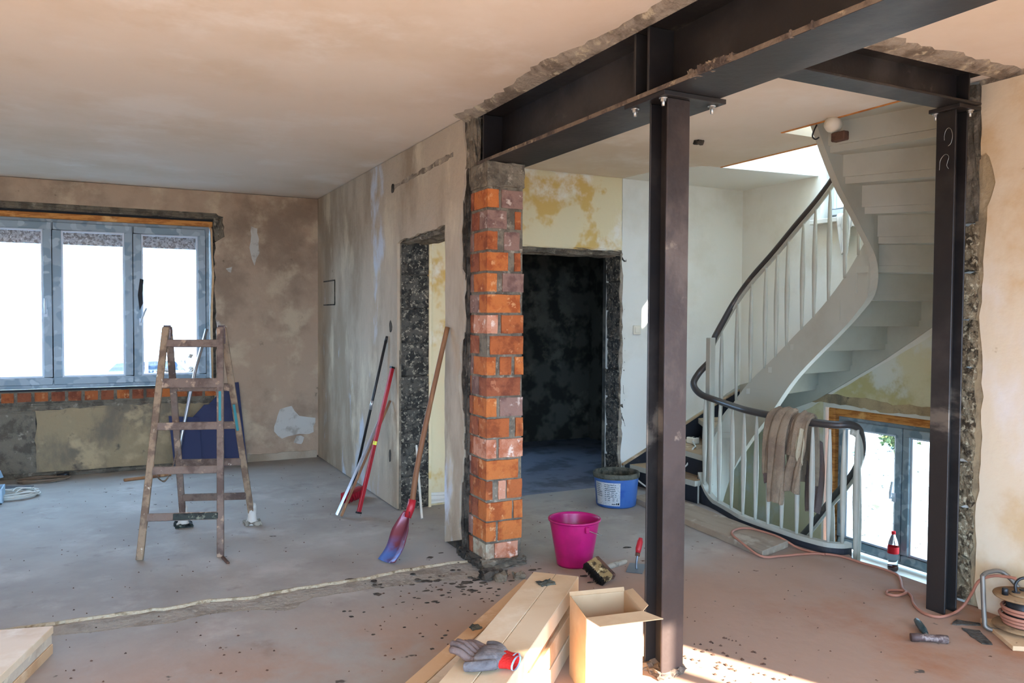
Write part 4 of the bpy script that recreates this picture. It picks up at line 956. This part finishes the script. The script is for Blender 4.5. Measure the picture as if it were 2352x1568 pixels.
# beams at the left edge
def lbeam(z0, z1, dx, mat, label):
    mb = MB(); a, b = V((-.238+dx,4.03)), V((-.95,4.20)); e_ = V((-.30,-.95)).normalized()
    q = [a, b, b+e_*1.6, a+e_*1.6]; mb.hexa([(p.x,p.y,z0) for p in q]+[(p.x,p.y,z1) for p in q])
    return one(mb, 'pine_board', mat, label, 'board', (-.6,3.4,z0), .002, 'boards stacked at the left edge')
lbeam(0,.045,.0,'pine_tan','bottom pine board of the pile in the lower left corner')
lbeam(.046,.090,-.004,'pine_grey','middle pine board of the pile in the lower left corner')
lbeam(.091,.125,.002,'pine','top pine board of the pile in the lower left corner')

# --- carton
cx_ = thing('carton', 'open cardboard carton with folded flaps between the timber and the column', 'carton', (1.81,2.70,0))
P = [V((1.65,2.60,0)), V((1.895,2.563,0)), V((1.965,2.79,0)), V((1.72,2.838,0))]; HB = .335
def wallp(a, b, name, mats, z0=0, z1=HB, out=.004):
    d_ = (b-a).normalized(); nrm_ = V((d_.y,-d_.x,0))
    mb = MB(); q = [a, b, b-nrm_*out, a-nrm_*out]; mb.hexa([p+V((0,0,z0)) for p in q]+[p+V((0,0,z1)) for p in q]); mb.mi[2] = 1 if len(mats) > 1 else 0
    return mb.build(name, list(mats), cx_)
wallp(P[0],P[1],'front_panel',('cardboard','box_white')); wallp(P[1],P[2],'side_panel',('cardboard',)); wallp(P[2],P[3],'back_panel',('cardboard',)); wallp(P[3],P[0],'side_panel',('cardboard',))
mb = MB(); mb.prism([tuple(p[:2]) for p in P], .001, .005); mb.build('bottom', 'cardboard', cx_)
def flap(a, b, off, name='flap', cut=.02):
    mb = MB(); a, b = a+V((0,0,HB)), b+V((0,0,HB)); d_ = (b-a).normalized(); t = V((0,0,.003))
    q = [a, b, b+off-d_*cut, a+off+d_*cut]; mb.hexa([p-t*.5 for p in q]+[p+t*.5 for p in q]); mb.build(name, 'cardboard', cx_)
flap(P[0], P[1], V((.03,-.075,-.012)), cut=-.012); flap(P[2], P[3], V((.004,.012,.012)), cut=.0); flap(P[1], P[2], V((.03,-.006,.014)), cut=.02); flap(P[3], P[0], V((-.006,.002,.010)), cut=.012)

# --- gloves
def glove(loc, rz, label, scale=1.0, flip=1, curl=1.0, tilt=0.0):
    gl = thing('work_glove', label, 'glove', loc, 'pair of work gloves')
    Rm = Matrix.Translation(V(loc)) @ Matrix.Rotation(rz, 4, 'Z') @ Matrix.Rotation(tilt, 4, 'Y') @ Matrix.Scale(scale, 4)
    W = lambda p: Rm @ V((p[0], p[1]*flip, p[2]))
    # palm: lofted superellipse sections along x (wrist at 0, knuckles at .095)
    mb = MB(); secs = [(-.005,.036,.020,.022),(.02,.040,.022,.024),(.05,.046,.023,.026),(.08,.046,.020,.024),(.10,.042,.015,.021)]; n_ = 16; vs = []
    for (x_, hw_, ht_, zc) in secs:
        for k in range(n_):
            a = 2*math.pi*k/n_; cs, sn = math.cos(a), math.sin(a); vs.append(W((x_, hw_*math.copysign(abs(cs)**.75, cs), zc+ht_*math.copysign(abs(sn)**.85, sn))))
    fs = [(i*n_+k, i*n_+(k+1)%n_, (i+1)*n_+(k+1)%n_, (i+1)*n_+k) for i in range(len(secs)-1) for k in range(n_)] + [tuple(range(n_)), tuple((len(secs)-1)*n_+k for k in reversed(range(n_)))]
    mb.add(vs, fs, 0, True); pm = mb.build('palm', 'glove_grey', gl); pm.modifiers.new('smooth', 'SUBSURF').levels = 1; pm.modifiers['smooth'].render_levels = 1
    for i, (y_, L_, r_, c_) in enumerate(((.034,.070,.0125,.9),(.012,.080,.013,1.1),(-.011,.074,.0125,1.0),(-.032,.058,.0115,.7))):
        pts = [W((.088,y_,.022)), W((.105,y_*1.05,.024)), W((.105+L_*.42,y_*1.15,.024+.018*c_*curl)), W((.105+L_*.75,y_*1.2,.020+.026*c_*curl)), W((.105+L_*.95,y_*1.2,.016+.030*c_*curl))]
        s_ = spline(pts, 4); m_ = len(s_); rs = [r_*scale*(1.02-.18*k/m_) for k in range(m_)]; rs[-1] = r_*scale*.35; rs[-2] = r_*scale*.68
        MB().tube(s_, rs, 12).build('finger', 'glove_finger', gl)
    pts = [W((.02,.030,.022)), W((.045,.055,.024)), W((.075,.070,.022)), W((.098,.072,.018)), W((.104,.072,.017))]
    s_ = spline(pts, 4); m_ = len(s_); rs = [.0165*scale*(1.05-.2*k/m_) for k in range(m_)]; rs[-1] *= .4; rs[-2] *= .75; MB().tube(s_, rs, 12).build('thumb', 'glove_grey', gl)
    cf = [W((.006,0,.022)), W((-.018,0,.022)), W((-.036,0,.022))]; yv = (Rm.to_3x3() @ V((0,1,0))).normalized()
    cu = MB().tube(cf, [(.038*scale,.019*scale),(.034*scale,.016*scale),(.037*scale,.017*scale)], 18, right=yv, caps=False).build('cuff', 'glove_red', gl)
    MB().tube([W((-.035,0,.022)), W((-.041,0,.022))], [(.038*scale,.018*scale)]*2, 18, right=yv, caps=False).build('trim', 'glove_trim', cu)
    return gl
gp = V((1.222,2.452,.281)); ang = math.radians(132)
glove(tuple(gp), ang, 'grey work glove lying palm up on top, thumb toward the camera', 1.12, 1, 1.2)
gp2 = V((1.240,2.488,.2795)); glove(tuple(gp2), math.radians(127), 'second glove tucked under the first on the timber, red cuff showing', 1.04, -1, .35)

# ================================================================ RIGHT SIDE THINGS
# --- bottle on the low sill
bo = thing('bottle', 'nearly empty plastic cola bottle with a red cap on the low window sill', 'bottle', (5.44,4.125,-.455)); c = (5.44,4.125,-.455)
MB().lathe([(0,.004),(.03,.002),(.038,.012),(.040,.03),(.037,.075),(.036,.085),(.041,.11),(.041,.19),(.036,.225),(.022,.268),(.014,.285),(.0135,.300)], c, 28).build('body', 'pet', bo)
MB().lathe([(0,.006),(.030,.005),(.036,.014),(.038,.03),(.0365,.042),(0,.042)], c, 28).build('drink', 'cola', bo)
MB().lathe([(.0422,.140),(.0422,.192)], c, 28).build('label', 'label_red', bo)
MB().lathe([(.0155,.288),(.0165,.290),(.0165,.308),(.014,.312),(0,.312)], c, 18).build('cap', 'label_red', bo)
# --- sweater over the railing
sw = thing('sweater', 'crumpled brown sweater hanging over the curved handrail', 'sweater', (4.12,3.88,.3))
def strip(path, wid, name, mat, th=.012, seed=1, parent=sw, fold=.010, right=None):
    """a wide sagging cloth strip along a path; fold ripples run lengthwise"""
    rnd = random.Random(seed); pts = spline(path, 8); n_ = len(pts); K = 17; vs = []; ph = rnd.uniform(0,6)
    ws_ = spline([V((w_,0,0)) for w_ in wid], max(1, (n_-1)//(len(wid)-1)))
    for i, p in enumerate(pts):
        d_ = (pts[min(i+1,n_-1)]-pts[max(i-1,0)]).normalized(); x_ = V(right) if right else V((0,-1,0)); x_ = (x_-d_*x_.dot(d_)).normalized(); y_ = d_.cross(x_)
        w_ = ws_[min(i, len(ws_)-1)].x
        for k in range(K):
            s_ = (k-(K-1)/2)/((K-1)/2); rip = fold*(math.sin(s_*5+ph+i*.10)+.5*math.sin(s_*11+ph*2+i*.23)); vs.append(p + x_*(w_*s_) + y_*(rip + rnd.uniform(-.0012,.0012)) - V((0,0,.012*s_*s_)))
    fs = [(i*K+k, i*K+k+1, (i+1)*K+k+1, (i+1)*K+k) for i in range(n_-1) for k in range(K-1)]
    mb = MB(); mb.add(vs, fs, 0, True); o = mb.build(name, mat, parent)
    sd2 = o.modifiers.new('thickness', 'SOLIDIFY'); sd2.thickness = th; sd2.offset = 0
    ss2 = o.modifiers.new('smooth', 'SUBSURF'); ss2.levels = 1; ss2.render_levels = 1
    return o
RR = V((-.30,.95,0))
XR = (.12,-.95,0)
strip([(4.185,3.87,.40),(4.165,3.87,.66),(4.145,3.875,.83),(4.105,3.875,.882),(4.058,3.87,.84),(4.035,3.87,.72),(4.025,3.87,.60)], [.12,.13,.14,.145,.14,.13,.11], 'body', 'sweater', .014, 3, right=XR)
strip([(4.115,3.905,.895),(4.045,3.915,.865),(4.0,3.925,.72),(3.992,3.93,.55),(3.99,3.935,.40),(3.995,3.94,.27)], [.055,.06,.06,.062,.062,.055], 'sleeve', 'sweater', .034, 5, fold=.006, right=XR)
strip([(4.115,3.985,.89),(4.05,4.0,.845),(4.015,4.012,.70),(4.012,4.02,.56),(4.014,4.022,.45)], [.05,.055,.055,.05,.042], 'sleeve', 'sweater', .034, 6, fold=.005, right=XR)
strip([(4.014,4.022,.46),(4.016,4.022,.385)], [.036,.032], 'cuff', 'sweater_cuff', .03, 7, fold=.003, right=XR)
strip([(4.12,3.79,.885),(4.06,3.79,.83),(4.04,3.79,.70),(4.045,3.80,.62),(4.035,3.82,.50),(4.03,3.83,.36)], [.06,.07,.07,.055,.06,.05], 'collar', 'sweater', .02, 8, fold=.016, right=XR)
strip([(4.045,3.765,.79),(4.028,3.76,.70),(4.03,3.77,.62),(4.05,3.775,.56)], [.02,.034,.034,.02], 'lining', 'sweater_lining', .012, 18, fold=.012, right=XR)
strip([(4.19,3.80,.70),(4.20,3.79,.50),(4.195,3.79,.30),(4.19,3.79,.22)], [.07,.07,.06,.045], 'back_panel', 'sweater_dark', .02, 9, fold=.008, right=(.3,-.95,0))
rag = thing('rag', 'pale rag hanging from the bright upper stair window sill', 'rag', (5.42,4.62,2.2))
strip([(5.52,4.62,2.372),(5.44,4.62,2.385),(5.405,4.62,2.35),(5.40,4.61,2.20),(5.395,4.60,2.05)], [.07,.08,.075,.06,.035], 'cloth', 'white_rag', .008, 22, rag, .012, (0,-1,0))
strip([(5.50,4.52,2.372),(5.44,4.52,2.39),(5.405,4.52,2.36),(5.40,4.52,2.26)], [.05,.06,.05,.04], 'cloth', 'white_rag', .008, 23, rag, .010, (0,-1,0))
# --- orange extension cord and reel
cord = [(3.93,2.30,.25),(3.92,2.40,.235),(3.91,2.47,.19),(3.90,2.50,.12),(3.885,2.53,.05),(3.83,2.548,.012),(3.72,2.552,.009),(3.70,2.62,.008),(3.76,2.72,.008),(3.87,2.82,.008),(3.90,2.89,.008),(3.84,2.93,.008),(3.78,2.90,.008),(3.79,2.85,.012),(3.87,2.85,.016),(3.93,2.92,.010),(4.05,3.02,.008),(4.12,3.10,.008),(4.135,3.22,.008),(4.12,3.34,.008),(4.11,3.5,.008),(4.02,3.60,.008),(3.88,3.64,.008),(3.76,3.66,.010),(3.64,3.70,.015),(3.66,3.9,.052),(3.74,4.07,.054),(3.85,4.14,.054),(3.94,4.12,.054),(3.97,3.98,.054),(3.97,3.85,.05),(4.00,3.74,.012),(4.02,3.64,.008),(4.05,3.56,.008)]
one(MB().tube(spline(cord, 6), .0075, 8), 'extension_cord', 'cord_orange', 'long orange extension cord snaking from the reel along the railing', 'cord', (3.9,3.0,0))
rl_ = thing('cable_reel', 'dusty cable reel with a tube stand at the right edge', 'reel', (3.88,2.235,0)); c = (3.885,2.235,0)
MB().lathe([(0,.195),(.128,.195),(.131,.190),(.128,.185),(0,.185)], c, 36).build('top_flange', 'reel_disc', rl_)
MB().lathe([(.06,.186),(.075,.18),(.075,.05),(.06,.045)], c, 28).build('drum', 'black_plastic', rl_)
MB().lathe([(0,.05),(.128,.05),(.131,.045),(.128,.04),(0,.04)], c, 36).build('bottom_flange', 'reel_disc', rl_)
MB().lathe([(0,.196),(.062,.196),(.062,.203),(.05,.207),(0,.207)], c, 28).build('socket_plate', 'reel_disc', rl_)
for (dx, dy) in ((-.03,.02),(.03,.02),(0,-.035)): MB().lathe([(0,.2065),(.018,.2065),(.018,.211),(.014,.212),(0,.209)], (c[0]+dx,c[1]+dy,0), 18).build('socket', 'black_plastic', rl_)
MB().lathe([(0,.195),(.014,.195),(.014,.225),(.010,.228),(0,.228)], (c[0]-.075,c[1]+.045,0), 14).build('knob', 'black_plastic', rl_)
for i in range(5):
    rr_ = .082+.008*(i%3); MB().tube([(c[0]+rr_*math.cos(a), c[1]+rr_*math.sin(a), .062+.018*i) for a in [k*math.pi/12 for k in range(25)]], .008, 8, caps=False).build('wound_cord', 'cord_orange', rl_)
MB().tube(spline([(3.80,2.385,.26),(3.79,2.375,.20),(3.775,2.355,.06),(3.775,2.34,.018),(3.82,2.27,.014),(3.86,2.16,.014),(3.90,2.08,.014)],5), .011, 10).build('tube_stand', 'tube_metal', rl_)
MB().tube(spline([(3.80,2.385,.255),(3.87,2.40,.26),(3.96,2.38,.25),(3.99,2.3,.16),(3.99,2.25,.03),(3.96,2.15,.014)],5), .011, 10).build('tube_stand', 'tube_metal', rl_)
one(MB().tube(spline([(3.855,2.255,.205),(3.86,2.26,.25),(3.90,2.24,.275),(3.99,2.17,.26),(4.01,2.05,.15),(4.0,1.95,.012)],6), .007, 8), 'power_cable', 'black_plastic', 'black cable plugged into the top of the reel', 'cable', (3.9,2.2,.2))
# --- hammer, offcut, floor flakes
hm = thing('hammer', 'club hammer with a dark grip lying on the dusty floor', 'hammer', (3.43,2.40,0))
MB().tube([(3.34,2.43,.018),(3.365,2.412,.02),(3.385,2.398,.02),(3.425,2.368,.02),(3.445,2.353,.02),(3.47,2.335,.018)], [.019,.0195,.017,.017,.0195,.019], 10).build('head', 'hammer_head', hm)
MB().tube([(3.405,2.385,.02),(3.44,2.425,.02)], .0085, 8).build('shaft', 'galvanised', hm)
MB().tube([(3.44,2.425,.02),(3.47,2.46,.021),(3.52,2.52,.022),(3.545,2.55,.022)], [.012,.017,.0165,.013], 10).build('grip', 'hammer_grip', hm)
one(MB().bar((3.90,2.40,.012),(3.70,2.12,.012), .10, .022), 'timber_offcut', 'pine_tan', 'flat timber offcut lying under the cable reel', 'offcut', (3.8,2.26,0), .002)
for i, (pts, lab_) in enumerate((([(3.70,2.42),(3.75,2.36),(3.70,2.30),(3.64,2.23),(3.61,2.26),(3.64,2.33)],'dark broken floor flake between the hammer and the offcut'),([(3.78,2.50),(3.84,2.42),(3.82,2.40),(3.70,2.47)],'dark bitumen strip on the floor at the foot of the wall post'))):
    mb = MB(); mb.prism(jag(pts, .004, .02), .0, .005); one(mb, 'floor_flake', 'mortar_dark', lab_, 'flake', (pts[0][0],pts[0][1],0))
# --- switch, socket strip and cable on the stairs
lt = thing('light_switch', 'square white light switch on the white stairwell wall', 'switch', (4.255,5.895,1.40))
MB().box((4.215,5.886,1.357),(4.297,5.899,1.439)).build('plate', 'plastic_ivory', lt, .004)
MB().box((4.23,5.880,1.372),(4.282,5.888,1.424)).build('rocker', 'plastic_ivory', lt, .003)
ps = thing('socket_strip', 'ivory socket block standing on the second dark stair tread', 'socket', (4.72,5.60,.376))
MB().box((4.66,5.58,.376),(4.73,5.68,.43)).build('body', 'plastic_ivory', ps, .005)
for i in range(2): MB().lathe([(0,.431),(.016,.431),(.016,.434),(.012,.432),(0,.430)], (4.695,5.605+.05*i,0), 14).build('socket', 'black_plastic', ps)
one(MB().tube(spline([(4.11,5.86,.16),(4.12,5.80,.13),(4.14,5.6,.05),(4.16,5.45,.03),(4.22,5.38,.10),(4.30,5.36,.21),(4.40,5.35,.25),(4.47,5.36,.38),(4.55,5.42,.385),(4.64,5.55,.39),(4.66,5.59,.40)],6), .007, 8), 'stair_cable', 'cord_white', 'white cable running up over the lowest stair treads', 'cable', (4.3,5.5,0))
one(MB().box((4.84,5.20,.564),(5.0,5.36,.60)), 'plastic_tray', 'plastic_ivory', 'flat ivory tray lying on the third stair tread', 'tray', (4.92,5.28,.564), .006)
# wire stub on the ceiling
one(rough_block((3.655,4.375,2.725),(3.71,4.41,2.749), .008, 2, 77), 'ceiling_wire_stub', 'mortar_dark', 'dark wire stub sticking out of the hall ceiling', 'wire', (3.68,4.39,2.735))

# ================================================================ FLOOR DIRT (nobody could count it)
rnd = random.Random(12); mb = MB()
def blob(mb, x, y, s_, z=.0015, n_=8, h=.003, el=1.0):
    nv, dv = x*.7236-y*.690, x*.690+y*.7236
    if (-1.14 < nv < -.72 and dv < 3.93) or (x < -.2 and y < 4.25) or (x > 3.6 and y > 3.65) or (1.6 < x < 2.0 and y < 2.87): return
    pts = [(x+s_*math.cos(2*math.pi*k/n_)*rnd.uniform(.6,1.2)*el, y+s_*math.sin(2*math.pi*k/n_)*rnd.uniform(.6,1.2)) for k in range(n_)]
    mb.add([(p[0],p[1],z-.001) for p in pts]+[(x,y,z+h)], [(k,(k+1)%n_,n_) for k in range(n_)], 0, True)
for i in range(110):
    a = rnd.uniform(0,6.28); d_ = abs(rnd.gauss(0,.38)); blob(mb, 1.78+d_*math.cos(a)*1.2, 4.08+d_*math.sin(a)*.75, rnd.uniform(.004,.026), el=rnd.uniform(.8,1.6), h=.002)
for i in range(40): blob(mb, rnd.uniform(1.0,2.0), rnd.uniform(3.3,4.0), rnd.uniform(.003,.014), h=.002)
tag(mb.build('mortar_splashes', 'mortar_dark'), 'dark mortar splashes dried on the floor round the pillar foot', 'mortar', kind='stuff')
mb = MB()
for i in range(150):
    x, y = rnd.uniform(-1,2), rnd.uniform(4.5,8.2); blob(mb, x, y, rnd.uniform(.0015,.007), n_=5, h=.004)
for i in range(90):
    x, y = rnd.uniform(2.1,3.9), rnd.uniform(2.2,5.4); blob(mb, x, y, rnd.uniform(.0015,.007), n_=5, h=.004)
for i in range(70):
    x, y = rnd.uniform(2.25,2.6), rnd.uniform(2.3,2.85); blob(mb, x, y, rnd.uniform(.003,.012), n_=5, h=.006)
for i in range(90):
    x, y = rnd.uniform(-.3,1.9), rnd.uniform(3.2,4.3); blob(mb, x, y, rnd.uniform(.002,.009), n_=5, h=.004)
tag(mb.build('rubble_crumbs', 'brush_wood'), 'small crumbs of rubble scattered over the concrete floor', 'crumbs', kind='stuff')

# ================================================================ OUTSIDE
GZ = -.85
mb = MB(); mb.box((-60,9.3,GZ-.2),(5.9,90,GZ)); S(mb, 'ground_street', 'asphalt', 'pale ground outside the wide window')
mb = MB(); vs = []; gx = [6.0,6.8,8,9.5,11,13,16,20,40]; gz = [-.85,-.85,-.55,-.05,.5,1.0,1.35,1.5,1.5]; rg_ = random.Random(3); gy = [-40,-5,0] + [1+.8*i for i in range(13)] + [30]
for x_, z_ in zip(gx, gz):
    for y_ in gy: vs.append((x_, y_, z_ + (rg_.uniform(-.08,.08) if x_ > 7 else 0)))
ny = len(gy); mb.add(vs, [(i*ny+j, (i+1)*ny+j, (i+1)*ny+j+1, i*ny+j+1) for i in range(len(gx)-1) for j in range(ny-1)], 0, True)
S(mb, 'ground_garden', 'grass', 'pale gravelly garden bank outside the stair window')
mb = MB(); mb.box((-60,-60,GZ-.2),(6.4,-1.4,GZ)); S(mb, 'ground_terrace', 'asphalt', 'paved terrace outside the rear door')
def bush(name, label, c, r, h, n_, cat, mats=('leaf_a','leaf_b'), seed=1, leaf=.07, trunk=.05, grp=None, GZ=GZ):
    rnd = random.Random(seed); t = thing(name, label, cat, (c[0],c[1],GZ), grp)
    MB().tube([(c[0],c[1],GZ),(c[0]+.03,c[1],GZ+h*.5),(c[0],c[1],GZ+h*.85)], [trunk,trunk*.7,trunk*.2], 8).build('trunk', 'bark', t)
    for m in mats:
        mb = MB()
        for i in range(n_):
            u, v_ = rnd.uniform(0,6.28), rnd.uniform(-1,1); rr_ = rnd.uniform(.35,1)**.5; q = math.sqrt(1-v_*v_)
            p = V((c[0]+r*rr_*q*math.cos(u), c[1]+r*rr_*q*math.sin(u), GZ+h*.55+h*.45*rr_*v_))
            a = V((rnd.uniform(-1,1),rnd.uniform(-1,1),rnd.uniform(-1,1))).normalized(); b = a.cross(V((rnd.uniform(-1,1),rnd.uniform(-1,1),rnd.uniform(-1,1)))).normalized(); s_ = leaf*rnd.uniform(.6,1.3)
            mb.add([p, p+a*s_*.5+b*s_*.3, p+a*s_, p+a*s_*.5-b*s_*.3], [(0,1,2,3)])
        tag(mb.build('foliage', m, t), kind='stuff')
    return t
bush('garden_bush', 'round green bush low down behind the stair window', (9.0,6.75), .30, .80, 700, 'bush', seed=3, leaf=.07, GZ=-.25)
bush('garden_tree', 'pale green tree at the top of the left pane of the stair window', (15.0,11.4), 1.5, 2.4, 1800, 'tree', seed=4, leaf=.16, trunk=.10, GZ=1.2)
bush('garden_tree', 'pale green tree at the top of the right pane of the stair window', (14.0,8.9), 1.0, 2.0, 1300, 'tree', seed=5, leaf=.15, trunk=.08, GZ=1.05)
bush('street_bush', 'leafless looking shrub low in the right pane of the wide window', (.98,13.0), .45, 1.75, 260, 'bush', mats=('bark',), seed=8, leaf=.12)
mb = MB(); mb.box((5.82,.8,GZ),(6.5,2.66,2.35)); mb.box((5.82,.7,2.35),(6.6,2.72,2.43)); one(mb, 'sun_blocker', 'render_wall', 'unseen pale block added outside the stairwell to keep the sun out', 'sun blocker', (6.1,1.7,GZ))  # unseen block, added to keep direct sun off the low stair window
car = thing('parked_car', 'pale car parked outside the right pane of the wide window', 'car', (.75,20,GZ))
prof = [(-1.9,.35),(-1.95,.75),(-1.3,.88),(-.75,1.38),(.65,1.42),(1.35,.95),(1.95,.85),(1.98,.35)]
TC = lambda u, v_, w_: V((.75+u*.9, 20+w_, GZ+v_))
MB().plate(prof, [], TC, -.8, .8).build('body', 'car_paint', car, .05, 2)
MB().plate([(-1.12,.92),(-.70,1.30),(-.08,1.33),(-.08,.92)], [], TC, -.815, -.80).build('window', 'car_glass', car)
MB().plate([(.0,.92),(.0,1.33),(.58,1.34),(1.12,.94)], [], TC, -.815, -.80).build('window', 'car_glass', car)
for u in (-1.25, 1.25):
    mb = MB(); mb.tube([TC(u,.33,-.84), TC(u,.33,-.62)], .32, 20); mb.build('wheel', 'tyre', car)
